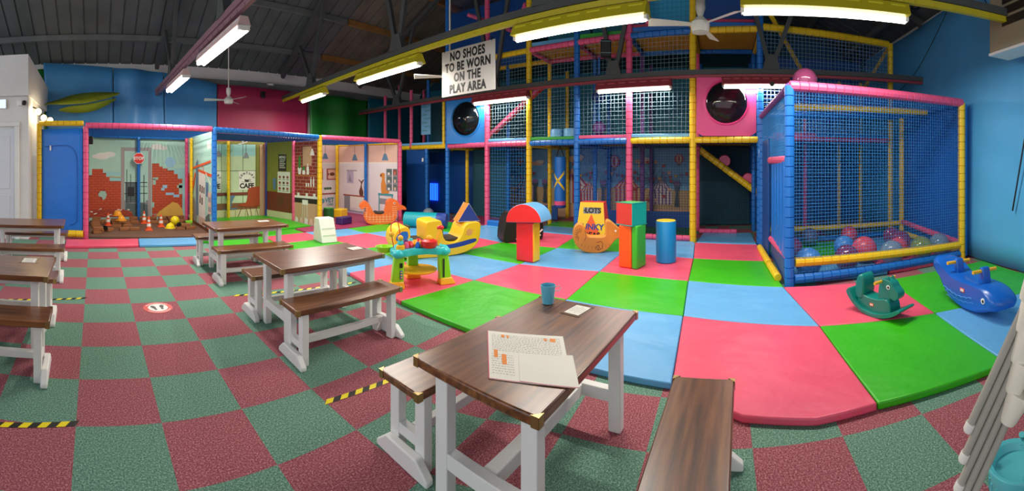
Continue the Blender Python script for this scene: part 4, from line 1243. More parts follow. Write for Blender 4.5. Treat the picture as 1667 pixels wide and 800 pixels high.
mb = MB(); net(mb, (5.25, 1.8, 2.08), (1.9, -.6, -.04), (0, 1.95, 0), .07, .012, 'vinyl_blue'); mb.build('roof_net', t, world=True, label='blue mesh roof')

# soft blocks, duck and step block
def soft_block(loc, rz, s, m, label):
    mb = MB(); mb.box((0, 0, s[2] / 2), s, m); o = mb.build('soft_block', bevel=.02, seg=3, origin=(0, 0, 0)); o.location = loc; o.rotation_euler = (0, 0, rz); tag(o, label, 'soft block', 'soft blocks in the vet room')
t = thing('soft_roll', 'dark green soft cylinder behind the yellow post of the vet room', 'soft block', (5.78, 2.25, .05))
mb = MB(); mb.lathe((0, 0, 0), [(.13, 0), (.14, .012), (.14, .3), (.13, .312)], 'vinyl_darkgreen'); mb.build('cover', t)
mb = MB(); mb.lathe((0, 0, .312), [(.12, 0), (.12, .002)], 'vinyl_green'); mb.build('end_disc', t)
soft_block((6.35, 2.55, .05), .4, (.34, .28, .22), 'vinyl_yellow', 'yellow soft block at the back of the vet room')
soft_block((5.72, 1.5, .05), .2, (.36, .22, .17), 'vinyl_purple', 'dark purple soft block in front of the vet room wall')
t = thing('step_block', 'pale grey plastic slide block beside the yellow post', 'play block', (4.2, .0, .05), R(-98))
mb = MB(); mb.prism([(-.2, 0), (.24, 0), (.22, .06), (.08, .44), (-.14, .44)], -.155, .155, 'block_grey', 'block_white'); mb.M = Matrix.Identity(4); mb.build('body', t, bevel=.02, seg=3)
for z in (.13, .25):
    mb = MB(); x = .223 - (z - .06) * .37; mb.box((x, 0, z), (.005, .26, .04), 'block_white'); mb.build('grip', t, bevel=.005)
def rocker_profile(poly, w, mname, side=None): pass
t = thing('duck_rocker', 'orange duck rocker with pale criss-cross lines in front of the vet room', 'rocker', (6.42, .98, .05), R(-33))
duck = spline([(-.46, .5), (-.5, .42), (-.44, .36), (-.38, .4), (-.36, .42), (-.36, .3), (-.4, .2), (-.34, .06), (-.2, .0), (.1, .0), (.28, .04), (.38, .15), (.4, .3), (.48, .34), (.62, .34), (.58, .42), (.46, .46), (.4, .56), (.26, .6), (.16, .54), (.14, .42), (.08, .26), (-.06, .24), (-.16, .28), (-.26, .46), (-.36, .56)], 4)
mb = MB(); mb.prism(duck, -.13, .13, 'duck_orange'); mb.build('body', t, bevel=.03, seg=3)
for y in (-.1318, .1318):
    mb = MB()
    for i in range(9):                                # criss-cross printing on the flank
        x = -.34 + i * .08
        mb.box((x, y, .12 + .04 * abs(i - 4) * .5), (.007, .0024, .17), 'duck_line')
    for z in (.06, .12, .18):
        mb.box((0, y, z), (.62, .0024, .007), 'duck_line')
    for i in range(5):
        mb.box((.33, y, .22 + i * .05), (.12, .0024, .007), 'duck_line'); mb.box((-.36, y, .2 + i * .05), (.1, .0024, .007), 'duck_line')
    mb.build('stitched_lines', t)
    mb = MB(); mb.cyl((.33, y - .001, .5), (.33, y + .001, .5), .028, 'duck_line'); mb.cyl((.335, y - .002, .5), (.335, y + .002, .5), .014, 'black'); mb.build('eye', t)
mb = MB(); mb.prism(spline([(-.14, .27), (.06, .25), (.08, .3), (-.02, .29), (-.12, .31)], 3), -.11, .11, 'seat_dark'); mb.build('seat', t, label='dark seat')
# ================================================================== THE CLIMBING FRAME
XF = lambda y: 7.6 + (y + 5.75) * .09
XM, XB = 9.0, 10.15
cf = thing('climbing_frame', 'three storey soft play climbing frame with padded coloured poles, nets and dome windows', 'climbing frame', (XF(.3), .3, 0))
def cpad(name, a, b, r, m, label=None):
    mb = MB(); pad(mb, a, b, r, m, .14, 9)
    return mb.build(name, cf, world=True, label=label)
VY, VB, VP, VN, VR, VT = 'vinyl_yellow', 'vinyl_blue', 'vinyl_pink', 'vinyl_navy', 'vinyl_red', 'panel_teal'
mat('vinyl_violet', '6A3E86', .45)
YS = [3.0, 1.75, .3, -1.02, -2.2, -3.37, -4.5, -5.75, -7.0]
front = dict(zip(YS, [VP, VP, VB, VP, VY, VB, VP, VY, VB]))
mid = dict(zip(YS, [VP, VB, VY, VB, VY, VB, 'vinyl_violet', VP, VB]))
back = dict(zip(YS, [VP, VY, VY, 'vinyl_violet', VY, VB, 'vinyl_violet', VB, VB]))
for y in YS:
    top = 3.9 if y > 1 else 6.0
    if y > 1:
        cpad('post', (XF(y), y, 1.95), (XF(y), y, 3.6), .05, front[y])
    else:
        cpad('post', (XF(y), y, 0), (XF(y), y, 1.95), .065 if y < 0 else .06, front[y])
        cpad('post', (XF(y), y, 1.95), (XF(y), y, top), .065 if y < 0 else .06, front[y])
    cpad('post', (XM, y, 0), (XM, y, 4.0), .05, mid[y])
    cpad('post', (XB, y, 0), (XB, y, 4.0), .05, back[y])
cpad('post', (XF(.3) + .02, .44, 1.95), (XF(.3) + .02, .44, 4.0), .045, VY)
# first floor front beams and the coloured deck edges above them
def bays(): return list(zip(YS, YS[1:]))
fb = {0: VY, 1: VY, 2: VP, 3: VP, 4: VB, 5: VB, 6: VY, 7: VY}
fe = {0: 'vinyl_sky', 1: 'vinyl_sky', 3: 'vinyl_sky', 4: 'vinyl_green', 5: VP, 6: 'vinyl_sky'}
for i, (ya, yb) in enumerate(bays()):
    cpad('beam', (XF(ya), ya - .04, 1.95), (XF(yb), yb + .04, 1.95), .062, fb[i])
    if i in fe:
        mb = MB(); mb.box(((XF(ya) + XF(yb)) / 2 + .08, (ya + yb) / 2, 2.045), (.14, abs(ya - yb) - .1, .07), fe[i]); mb.build('deck_edge', cf, world=True, bevel=.015)
    for xa, xb in ((XF((ya + yb) / 2) + .16, XM), (XM, XB)):
        mb = MB(); mb.box(((xa + xb) / 2, (ya + yb) / 2, 1.97), (xb - xa - .04, abs(ya - yb) - .08, .07), ('deck_yellow', VN)[(i + (xa == XM)) % 2]); mb.build('deck', cf, world=True, bevel=.01)
# cross beams between the rows
for y in YS[2:]:
    cpad('beam', (XF(y), y, 1.9), (XM, y, 1.9), .045, mid[y])
    cpad('beam', (XM, y, 1.9), (XB, y, 1.9), .045, back[y])
# second floor
sb = {2: VY, 3: VY, 4: VP, 5: VP, 6: VB, 7: VY}
for i, (ya, yb) in enumerate(bays()):
    if i < 2: continue
    cpad('beam', (XF(ya), ya - .04, 4.0), (XF(yb), yb + .04, 4.0), .062, sb[i])
    cpad('beam', (XM, ya - .04, 4.0), (XM, yb + .04, 4.0), .055, VB if i >= 6 else (VP if i > 3 else VY))
    if i >= 4:
        mb = MB(); mb.box(((XF(ya) + XM) / 2, (ya + yb) / 2, 4.06), (XM - XF(ya) - .02, abs(ya - yb) - .05, .05), 'deck_yellow'); mb.build('deck', cf, world=True, bevel=.01)
        mb = MB(); mb.box((XF(ya) + .06, (ya + yb) / 2, 4.12), (.12, abs(ya - yb) - .12, .09), ('vinyl_sky', 'vinyl_green', VB, VB)[i - 4]); mb.build('deck_edge', cf, world=True, bevel=.015)
        if i >= 6:
            mb = MB(); mb.box((XF(ya) + .06, (ya + yb) / 2, 4.19), (.14, abs(ya - yb) - .12, .06), 'tarp_pink'); mb.build('deck_edge', cf, world=True, bevel=.015)
    if i >= 4:
        for y in (ya, yb):
            cpad('beam', (XF(y), y - .02, 3.98), (XM, y - .02, 3.98), .05, (VP, VP, VB, VY)[i - 4])
# third storey sheets and nets
for i, m in ((4, 'panel_teal'), (5, 'panel_teal'), (6, 'panel_cyan'), (7, 'panel_navy')):
    ya, yb = bays()[i]
    x = XF(ya) + (.9 if i < 6 else .35)
    mb = MB(); mb.box((x, (ya + yb) / 2, 5.1), (.03, abs(ya - yb) - .1, 1.8), m); mb.build('back_sheet', cf, world=True)
for i in (2, 3, 4, 5, 6, 7):
    ya, yb = bays()[i]
    mb = MB(); net(mb, (XF(ya), ya - .05, 4.2), (XF(yb) - XF(ya), yb - ya + .1, 0), (0, 0, 1.7), .09, .0045, 'net_navy', .01, i); mb.build('net', cf, world=True)
cpad('beam', (XF(-.4), -.4, 5.2), (XM - .3, -1.4, 4.75), .05, VP); cpad('beam', (XM - .3, -1.4, 4.75), (XF(-2.0), -2.1, 5.05), .05, VP)
cpad('post', (XF(-4.5) + .15, -4.72, 4.2), (XF(-4.5) + .15, -4.72, 6.0), .05, VB); cpad('post', (XF(-4.5) + .02, -4.86, 4.2), (XF(-4.5) + .02, -4.86, 6.0), .045, VP)
mb = MB(); mb.box((XM, -.35, 4.9), (.03, 2.4, 1.7), 'panel_navy'); mb.build('back_sheet', cf, world=True)
# dome windows
def dome(y0, y1, z0, z1, m, rad):
    yc, zc = (y0 + y1) / 2, (z0 + z1) / 2
    x = XF(yc) - .02
    mb = MB()
    hw, hh = abs(y0 - y1) / 2, (z1 - z0) / 2
    n = 40
    outer, inner = [], []
    for k in range(n):
        a = 2 * PI * k / n
        c, s_ = math.cos(a), math.sin(a)
        q = 1 / max(abs(c) / hw, abs(s_) / hh)
        outer.append((c * q, s_ * q)); inner.append((c * rad, s_ * rad))
    for x0, d in ((x - .02, 0), (x + .03, 1)):
        vs_ = [(x0, yc - a_, zc + b_) for a_, b_ in outer] + [(x0, yc - a_, zc + b_) for a_, b_ in inner]
        mb.add(vs_, [((k, (k + 1) % n, (k + 1) % n + n, k + n) if d else (k + n, (k + 1) % n + n, (k + 1) % n, k)) for k in range(n)], m)
    for rr, fl in ((outer, 0), (inner, 1)):
        vs_ = [(x - .02, yc - a_, zc + b_) for a_, b_ in rr] + [(x + .03, yc - a_, zc + b_) for a_, b_ in rr]
        mb.add(vs_, [((k, (k + 1) % n, (k + 1) % n + n, k + n) if fl else (k + n, (k + 1) % n + n, (k + 1) % n, k)) for k in range(n)], m)
    o = mb.build('dome_panel', cf, world=True, label='moulded panel around a round window')
    def pc(name, mb): return mb.build(name, o, world=False)
    base = cf.location
    mb = MB(); mb.M = Matrix.Translation((x - .02 - base.x, yc - base.y, zc - base.z)) @ Matrix.Rotation(-PI / 2, 4, 'Y')
    mb.lathe((0, 0, 0), [(rad + .03, 0), (rad + .03, .012), (rad - .005, .02), (rad - .015, 0)], 'white_plastic' if m == VP else m, 40); mb.build('rim', o)
    mb = MB(); mb.M = Matrix.Translation((x - .01 - base.x, yc - base.y, zc - base.z)) @ Matrix.Rotation(-PI / 2, 4, 'Y')
    mb.sphere((0, 0, 0), rad, 'dome_smoke', 36, 10, (1, 1, .5), 0., 1.); mb.build('dome', o, label='clear smoked dome')
    for sy in (-1, 1):                      # moulded corner ribs at the foot of the panel
        for k in range(3):
            mb = MB(); mb.M = Matrix.Translation(-base)
            p = Vector((x - .024, yc + sy * (hw - .05), z0 + .06 + k * .05))
            mb.add([p, p + Vector((0, -sy * (.2 - k * .05), 0)), p + Vector((0, -sy * (.2 - k * .05), .018)), p + Vector((0, 0, .018))], [(0, 1, 2, 3) if sy > 0 else (3, 2, 1, 0)], m); mb.build('rib', o)
mat('panel_dome_blue', '1E86DC', .35); mat('panel_dome_pink', 'EE3F86', .35)
dome(.24, -.96, 2.0, 3.22, 'panel_dome_blue', .43)
dome(-5.83, -6.93, 2.02, 3.25, 'panel_dome_pink', .4)
cpad('post', (8.5, -.3, 2.0), (8.5, -.3, 3.9), .05, VY)
# nets and sheets of the first floor
for i in (3, 4, 5, 6):
    ya, yb = bays()[i]
    mb = MB(); net(mb, (XF(ya) + .02, ya - .06, 2.05), (XF(yb) - XF(ya), yb - ya + .12, 0), (0, 0, 1.95), .082, .0055, 'net_white', .014, 20 + i); mb.build('net', cf, world=True, label='white net')
mb = MB(); net(mb, (XF(-7.0), -7.06, 2.05), (.2, -2.6, 0), (0, 0, 2.0), .075, .007, 'net_white', .01, 41); mb.build('net', cf, world=True, label='pale net')
for x, ya, yb, z0, z1, m in ((10.3, 3.0, -7.0, 2.05, 3.95, 'panel_teal'), (9.1, 1.7, .35, 2.05, 3.5, 'plaster_teal'), (10.28, -7.0, -9.9, .02, 4.2, 'panel_navy'), (9.4, 3.0, .3, .02, 1.85, 'panel_navy')):
    mb = MB(); mb.box((x, (ya + yb) / 2, (z0 + z1) / 2), (.03, abs(ya - yb), z1 - z0), m); mb.build('back_sheet', cf, world=True)
# sloping slide between the floors, rollers, hanging balls
cpad('ramp_rail', (9.0, -2.15, 3.5), (8.75, -.75, 2.3), .07, VR); cpad('ramp_rail', (8.75, -2.0, 3.3), (8.5, -.62, 2.1), .05, VP)
for y, x in ((-2.5, 8.75), (-2.86, 8.7)):
    mb = MB(); mb.lathe((x, y, 2.06), [(.14, 0), (.15, .01), (.15, .23), (.14, .25)], 'vinyl_sky', 20); mb.build('foam_roller', cf, world=True, label='light blue foam roller')
for z, m in ((3.05, VN), (2.32, 'vinyl_violet'), (3.4, VB)):
    mb = MB(); mb.sphere((8.9, -3.5, z), .16, m, 16, 10); mb.build('foam_ball', cf, world=True, label='hanging foam ball')
mb = MB(); mb.cyl((8.9, -3.5, 2.1), (8.9, -3.5, 3.95), .03, VB); mb.build('hanging_pole', cf, world=True)
# long teal mesh banner by the green sheet
mb = MB(); mb.box((8.35, 1.25, 2.78), (.02, .35, .95), 'm_circus_sky')
for k in range(7):
    mb.box((8.338, 1.25 + .05 * (-1) ** k, 2.42 + k * .11), (.004, .2, .04), 'm_vetteal')
mb.build('banner', cf, world=True, label='pale blue hanging print')
# ground floor: kerbs, skirts, nets
for (ya, yb, m, z, r, x) in ((-3.4, -4.45, VP, .1, .055, .0), (-4.55, -5.7, VP, .1, .055, .0), (-5.82, -6.6, VP, .08, .05, .95), (1.95, 1.3, VY, .08, .055, .1)):
    cpad('kerb', (XF(ya) + x, ya, z), (XF(yb) + x, yb, z), r, m)
mb = MB(); mb.box((XF(-1.6) + .03, -1.61, .09), (.16, 1.08, .16), VB); mb.build('kerb', cf, world=True, bevel=.03, label='blue foam kerb')
for ya, yb, x in ((-1.05, -2.15, 9.6), (-3.4, -4.45, 9.2), (-4.55, -5.7, 9.2)):
    mb = MB(); mb.box((x, (ya + yb) / 2, .22), (.04, abs(ya - yb), .36), 'panel_navy'); mb.build('skirt', cf, world=True)
for ya, yb, x in ((-3.4, -4.46, 9.15), (-4.54, -5.7, 9.15)):
    mb = MB(); mb.box((x - .9, (ya + yb) / 2, .06), (1.2, abs(ya - yb), .06), 'vinyl_darkgreen'); mb.build('deck', cf, world=True)
for i, nm, cell_ in ((3, 'net_blue', .075), (5, 'net_navy', .06), (6, 'net_dark', .05)):
    ya, yb = bays()[i]
    mb = MB(); net(mb, (XF(ya) + .03, ya - .06, .14), (XF(yb) - XF(ya), yb - ya + .12, 0), (0, 0, 1.75), cell_, .006, nm, .006, 60 + i); mb.build('net', cf, world=True, label='dark net' if i > 3 else 'blue net')
mb = MB(); net(mb, (9.6, -5.8, .1), (0, -1.2, 0), (0, 0, 1.8), .06, .007, 'net_dark', .006, 71); mb.build('net', cf, world=True)
# dark bay with the lit panel on the left; blue door panel
mb = MB(); mb.box((XF(1.5) + .05, 1.56, .98), (.04, .8, 1.86), 'panel_navy')
o = mb.build('door_panel', cf, world=True, bevel=.01, label='blue vinyl door panel')
mb = MB(); mb.box((XF(1.5) + .02, 1.3, 1.6), (.02, .05, .1), 'white_plastic'); mb.M = Matrix.Identity(4); mb.build('tag', cf, world=True, label='small white tag')
cpad('post', (XF(1.1), 1.1, 0), (XF(1.1), 1.1, 1.9), .05, VB)
mb = MB(); mb.box((9.36, 1.95, .62), (.03, .5, .52), 'uv_glow')
for k in range(6):
    mb.box((9.34, 1.73 + k * .09, .62), (.01, .012, .52), 'panel_navy')
mb.build('light_panel', cf, world=True, label='glowing ultraviolet blue panel')
mb = MB(); mb.box((XM + .2, -.36, .95), (.03, 1.2, 1.86), 'plaster_teal'); mb.build('back_sheet', cf, world=True)
mb = MB(); mb.box((9.85, -6.35, .95), (.03, 1.2, 1.86), 'plaster_teal'); mb.build('back_sheet', cf, world=True)
# climbing ramp with round grips under the pink dome
cpad('ramp_rail', (9.15, -5.78, 1.82), (9.15, -7.2, .76), .075, VY, 'yellow ramp rail')
mb = MB()
mb.hexa([(9.2, -5.76, 1.86), (9.2, -7.2, .8), (9.7, -7.2, .8), (9.7, -5.76, 1.86), (9.2, -5.76, 1.93), (9.2, -7.2, .87), (9.7, -7.2, .87), (9.7, -5.76, 1.93)], 'tarp_pink'); mb.build('ramp', cf, world=True, label='dark pink climbing ramp')
for y, z in ((-6.35, 1.56), (-6.9, 1.15)):
    mb = MB(); mb.axis((9.22, y, z), (9.4, y, z), [(0, .13), (.5, .15), (1, .13)], VP, 18); mb.build('foam_disc', cf, world=True, label='round pink foam grip')
# right hand end of the frame above the ball cage
cpad('post', (7.72, -9.7, 0), (7.72, -9.7, 2.0), .055, VY); cpad('post', (7.72, -9.7, 2.0), (7.72, -9.7, 4.0), .06, VY)
cpad('beam', (7.52, -7.05, 4.05), (7.72, -9.65, 3.98), .07, VY, 'yellow top beam')
cpad('beam', (7.72, -9.7, 3.98), (9.0, -9.6, 3.3), .04, VY); cpad('beam', (7.55, -7.2, 4.3), (9.2, -8.4, 3.2), .045, VY)
cpad('beam', (7.6, -7.1, 1.98), (7.72, -9.65, 1.98), .05, VP, 'pink beam seen through the cage')
mb = MB(); mb.box((7.75, -8.9, 2.06), (.1, 1.5, .08), VB); mb.build('deck_edge', cf, world=True, bevel=.015); mb = MB(); mb.box((7.72, -7.7, 2.06), (.1, .85, .08), VP); mb.build('deck_edge', cf, world=True, bevel=.015)
for y, m in ((-8.17, VP), (-8.97, VY), (-9.5, VY)):
    cpad('post', (9.0, y, .0), (9.0, y, 3.4), .045, m)
mb = MB(); mb.box((9.0, -8.4, 1.97), (2.4, 2.6, .06), VN); mb.build('deck', cf, world=True)
mb = MB(); mb.lathe((8.3, -7.55, 2.01), [(.16, 0), (.17, .01), (.17, .3), (.16, .31)], 'vinyl_sky', 20); mb.build('foam_roller', cf, world=True, label='light blue foam roller')
mb = MB(); mb.box((8.2, -8.85, 2.62), (.3, .32, .22), VY); mb.build('foam_block', cf, world=True, bevel=.02, label='yellow foam block')
mb = MB(); mb.box((8.2, -8.6, 2.25), (.5, 1.0, .5), 'vinyl_navy'); mb.build('foam_block', cf, world=True, bevel=.02)
mb = MB(); net(mb, (7.74, -9.65, 2.05), (-.2, 2.6, 0), (0, 0, 1.95), .08, .007, 'net_navy', .01, 91); mb.build('net', cf, world=True, label='blue net of the end bay')
# circus print on the back wall of the ground floor
pr = Print((10.25, .25), (10.25, -5.72), .0, 1.9, 'm_circus_sky')
pr.x = (pr.p1 - pr.p0).normalized()
pr.poly([(0, .75), (1.2, .85), (2.6, .8), (4.0, .88), (5.97, .8), (5.97, 0), (0, 0)], 'm_circus_sand')
pr.poly([(0, .3), (2, .42), (3.5, .3), (5.97, .36), (5.97, 0), (0, 0)], 'm_circus_peach')
def tent(u, v, w, h, c1, c2):
    pr.rect(u - w / 2, v, u + w / 2, v + h * .5, c2)
    n = 6
    for i in range(n):
        a = u - w / 2 + w * i / n
        pr.rect(a, v, a + w / n / 2, v + h * .5, c1)
    pr.poly([(u - w * .58, v + h * .5), (u + w * .58, v + h * .5), (u + w * .1, v + h * .82), (u, v + h), (u - w * .1, v + h * .82)], c2)
    for i in range(n):
        a = u - w * .58 + w * 1.16 * i / n
        pr.poly([(a, v + h * .5), (a + w * .1, v + h * .5), (u, v + h)], c1)
    pr.line(u, v + h, u, v + h + .15, .012, 'm_circus_dark'); pr.poly([(u, v + h + .15), (u + .12, v + h + .11), (u, v + h + .07)], c1)
tent(2.55, .42, 1.0, .95, 'm_circus_red', 'm_circus_white'); tent(3.05, .42, .5, .6, 'm_circus_red', 'm_circus_white'); tent(1.15, .48, .6, .7, 'm_circus_purple', 'm_circus_white'); tent(4.1, .48, .65, .75, 'm_circus_red', 'm_circus_peach'); tent(5.0, .45, .55, .7, 'm_circus_purple', 'm_circus_white'); tent(.35, .42, .6, .8, 'm_circus_red', 'm_circus_peach')
for u, v, r in ((.95, 1.55, .1), (3.75, 1.55, .16), (5.45, 1.62, .12)):
    pr.disc(u, v, r, 'm_circus_red'); pr.disc(u, v, r * .55, 'm_circus_white', 1.6); pr.disc(u, v, r * .25, 'm_circus_red', 3.4); pr.poly([(u - r * .3, v - r * 1.1), (u + r * .3, v - r * 1.1), (u + r * .2, v - r * 1.5), (u - r * .2, v - r * 1.5)], 'm_brown')
for u, v, w in ((1.5, 1.5, .5), (2.6, 1.62, .7), (4.5, 1.55, .5)):
    pr.disc(u, v, w * .4, 'm_circus_peach', .3); pr.disc(u + w * .2, v + .05, w * .25, 'm_circus_white', .4)
for k in range(14):                       # big wheel
    a = 2 * PI * k / 14
    pr.line(4.75, 1.05, 4.75 + .5 * math.cos(a), 1.05 + .5 * math.sin(a), .012, 'm_circus_dark'); pr.disc(4.75 + .5 * math.cos(a), 1.05 + .5 * math.sin(a), .045, 'm_circus_peach' if k % 2 else 'm_circus_red')
for k in range(10):
    a = 2 * PI * k / 10
    pr.line(.75 + .3 * math.cos(a), .95 + .3 * math.sin(a), .75 + .3 * math.cos(a + .63), .95 + .3 * math.sin(a + .63), .02, 'm_circus_dark')
for u in (.2, 1.45, 1.75, 2.1, 3.45, 5.4):
    pr.poly([(u - .06, .4), (u + .06, .4), (u + .03, .75), (u + .08, .95), (u - .08, .95), (u - .03, .75)], 'm_circus_dark'); pr.disc(u, 1.0, .09, 'm_circus_purple', .7)
for u0, u1, v in ((.1, 1.6, 1.3), (1.8, 3.4, 1.36), (3.5, 5.8, 1.3)):
    n = int((u1 - u0) / .14)
    for i in range(n):
        u = u0 + .14 * i; d = -.16 * math.sin(PI * i / n)
        pr.poly([(u, v + d), (u + .1, v + d), (u + .05, v + d - .1)], ('m_circus_red', 'm_sand', 'm_circus_purple')[i % 3])
o = pr.mb.build('mural', cf, world=True, label='printed circus fairground wall')

# punch bag hanging in the open bay
t = thing('punch_bag', 'blue punch bag with yellow cross straps hanging in the open bay', 'punch bag', (8.4, -2.74, .5))
mb = MB(); mb.lathe((0, 0, 0), [(.1, 0), (.132, .02), (.132, .07)], 'vinyl_navy'); mb.lathe((0, 0, .07), [(.133, 0), (.133, .09)], 'vinyl_pink'); mb.lathe((0, 0, .16), [(.132, 0), (.132, .98), (.1, 1.0)], 'vinyl_blue'); mb.build('bag', t)
for s in (-1, 1):
    mb = MB()
    for i in range(20):
        a0, a1 = PI * .5 + s * (i - 10) * .12, PI * .5 + s * (i - 9) * .12
        z0, z1 = .38 + i * .02, .38 + (i + 1) * .02
        f = lambda a, z: (-.1345 * math.sin(a), .1345 * math.cos(a), z)
        mb.add([f(a0, z0), f(a1, z1), f(a1, z1 + .07), f(a0, z0 + .07)], [(0, 1, 2, 3)], 'vinyl_yellow')
    mb.build('strap', t, label='yellow strap')
for s in (-1, 1):
    mb = MB(); mb.tube([(0, s * .1, 1.13), (0, s * .03, 1.34)], .012, 'tether_black'); mb.build('hanging_strap', t, label='black strap')
mb = MB(); mb.cyl((0, 0, 1.33), (0, 0, 1.45), .014, 'tether_black'); mb.build('hook', t)
# hand gel bottle on the blue post
t = thing('gel_bottle', 'clear pump bottle fixed to the corner post right of the ramp', 'bottle', (7.38, -7.0, 1.62))
mb = MB(); mb.lathe((0, 0, 0), [(.03, 0), (.034, .01), (.034, .14), (.015, .17), (.012, .19)], 'bottle_clear', 16); mb.build('bottle', t)
mb = MB(); mb.cyl((0, 0, .19), (0, 0, .24), .008, 'white_plastic'); mb.box((-.03, 0, .245), (.08, .018, .014), 'white_plastic'); mb.build('pump', t)
mb = MB(); mb.sphere((0, 0, .15), .15, 'tarp_blue'); o = mb.build('ball'); o.location = (7.75, .62, .051); tag(o, 'dull grey blue ball lying in the dark bay behind the roll', 'ball'); o.data.materials[0] = mat('ball_grey', '6E7680', .4)
# ================================================================== THE BALL CAGE
FL, FR, BL, BR = (4.92, -7.12), (5.3, -9.84), (7.33, -7.02), (7.46, -9.84)
H = 2.46
bc = thing('ball_cage', 'netted ball cage of blue, pink and yellow padded poles by the right wall', 'ball cage', (*FL, 0))
def bp(name, a, b, r, m, label=None):
    mb = MB(); pad(mb, a, b, r, m, .12, 10)
    return mb.build(name, bc, world=True, label=label)
bp('post', v3(FL, 0), v3(FL, H), .062, VB, 'blue corner post'); bp('post', v3(FR, 0), v3(FR, H), .06, VY, 'yellow corner post')
bp('post', v3(BL, 0), v3(BL, H), .055, VB, 'blue corner post'); bp('post', v3(BR, 0), v3(BR, H), .055, VY, 'yellow corner post')
bp('top_beam', v3(FL, H), v3(FR, H), .066, VP, 'pink top beam'); bp('top_beam', v3(FL, H - .01), v3(BL, H - .1), .055, 'vinyl_violet', 'violet top beam')
bp('top_beam', v3(FR, H), v3(BR, H), .05, VB); bp('top_beam', v3(BL, H - .1), v3(BR, H), .05, VB)
bp('top_beam', (6.3, -7.15, H - .06), (6.32, -9.78, H - .04), .055, VY, 'yellow roof beam')
bp('bottom_rail', (FL[0], FL[1] - .06, .1), (FR[0], FR[1] + .05, .1), .06, VB, 'blue bottom rail')
bp('rail', (FL[0] + .02, FL[1] - .07, .3), (FR[0] + .0, FR[1] + .05, .24), .058, VY, 'yellow front rail')
bp('rail', (BL[0], BL[1] - .06, .3), (BR[0], BR[1] + .05, .3), .05, VY, 'yellow back rail'); bp('rail', (FR[0] + .06, FR[1], .26), (BR[0] - .05, BR[1], .32), .05, VP, 'pink right rail')
bp('bottom_rail', (BL[0], BL[1] - .06, .1), (BR[0], BR[1] + .05, .1), .05, VB); bp('bottom_rail', (FR[0] + .06, FR[1], .1), (BR[0] - .05, BR[1], .1), .05, VY)
bp('rail', (FL[0] + .06, FL[1], .34), (6.3, -7.06, .34), .045, VP, 'pink rail of the gate'); bp('rail', (FL[0] + .06, FL[1], 1.56), (6.35, -7.06, 1.56), .055, VP, 'pink top rail of the gate')
bp('kerb', (FL[0] + .14, -7.0, .085), (5.75, -6.97, .085), .05, VY, 'yellow kerb'); bp('kerb', (5.8, -6.97, .085), (6.9, -6.94, .085), .05, VY, 'yellow kerb')
mb = MB(); mb.box((6.85, -7.04, .95), (.9, .04, 1.9), 'panel_navy'); mb.build('side_panel', bc, world=True, bevel=.01, label='blue vinyl side panel')
mb = MB(); mb.box((5.65, -7.08, .2), (1.35, .04, .26), 'panel_navy'); mb.build('side_panel', bc, world=True, bevel=.01, label='blue vinyl skirt')
for i in range(5):
    mb = MB(); mb.box((5.12 + i * .28, -7.08, .95), (.2, .03, 1.2), 'panel_blue'); mb.build('gate_slat', bc, world=True, bevel=.008)
N = .042
def bn(o, u, v, m, cell_=N, w=.005, label=None, seed=1):
    mb = MB(); net(mb, o, u, v, cell_, w, m, .004, seed); mb.build('net', bc, world=True, label=label)
bn((FL[0] - .02, FL[1], .14), (FR[0] - FL[0], FR[1] - FL[1], 0), (0, 0, H - .16), 'net_blue', N, .004, 'blue front net', 3)
bn((FL[0], FL[1], 1.6), (BL[0] - FL[0], BL[1] - FL[1], 0), (0, 0, H - 1.68), 'net_blue', N, .006, None, 4)
bn((FR[0], FR[1] - .02, .3), (BR[0] - FR[0], 0, 0), (0, 0, H - .34), 'net_navy', N, .0055, None, 5)
bn((BL[0], BL[1], .3), (BR[0] - BL[0], BR[1] - BL[1], 0), (0, 0, H - .4), 'net_blue', .05, .004, None, 6)
mb = MB(); mb.box(((FR[0] + BR[0]) / 2, -9.93, 1.25), (BR[0] - FR[0], .03, 2.4), 'panel_blue'); mb.build('side_panel', bc, world=True, label='blue sheet on the wall side')
bn((FL[0], FL[1], H), (FR[0] - FL[0], FR[1] - FL[1], 0), (BL[0] - FL[0], BL[1] - FL[1], -.06), 'net_navy', .07, .006, 'roof net', 7)
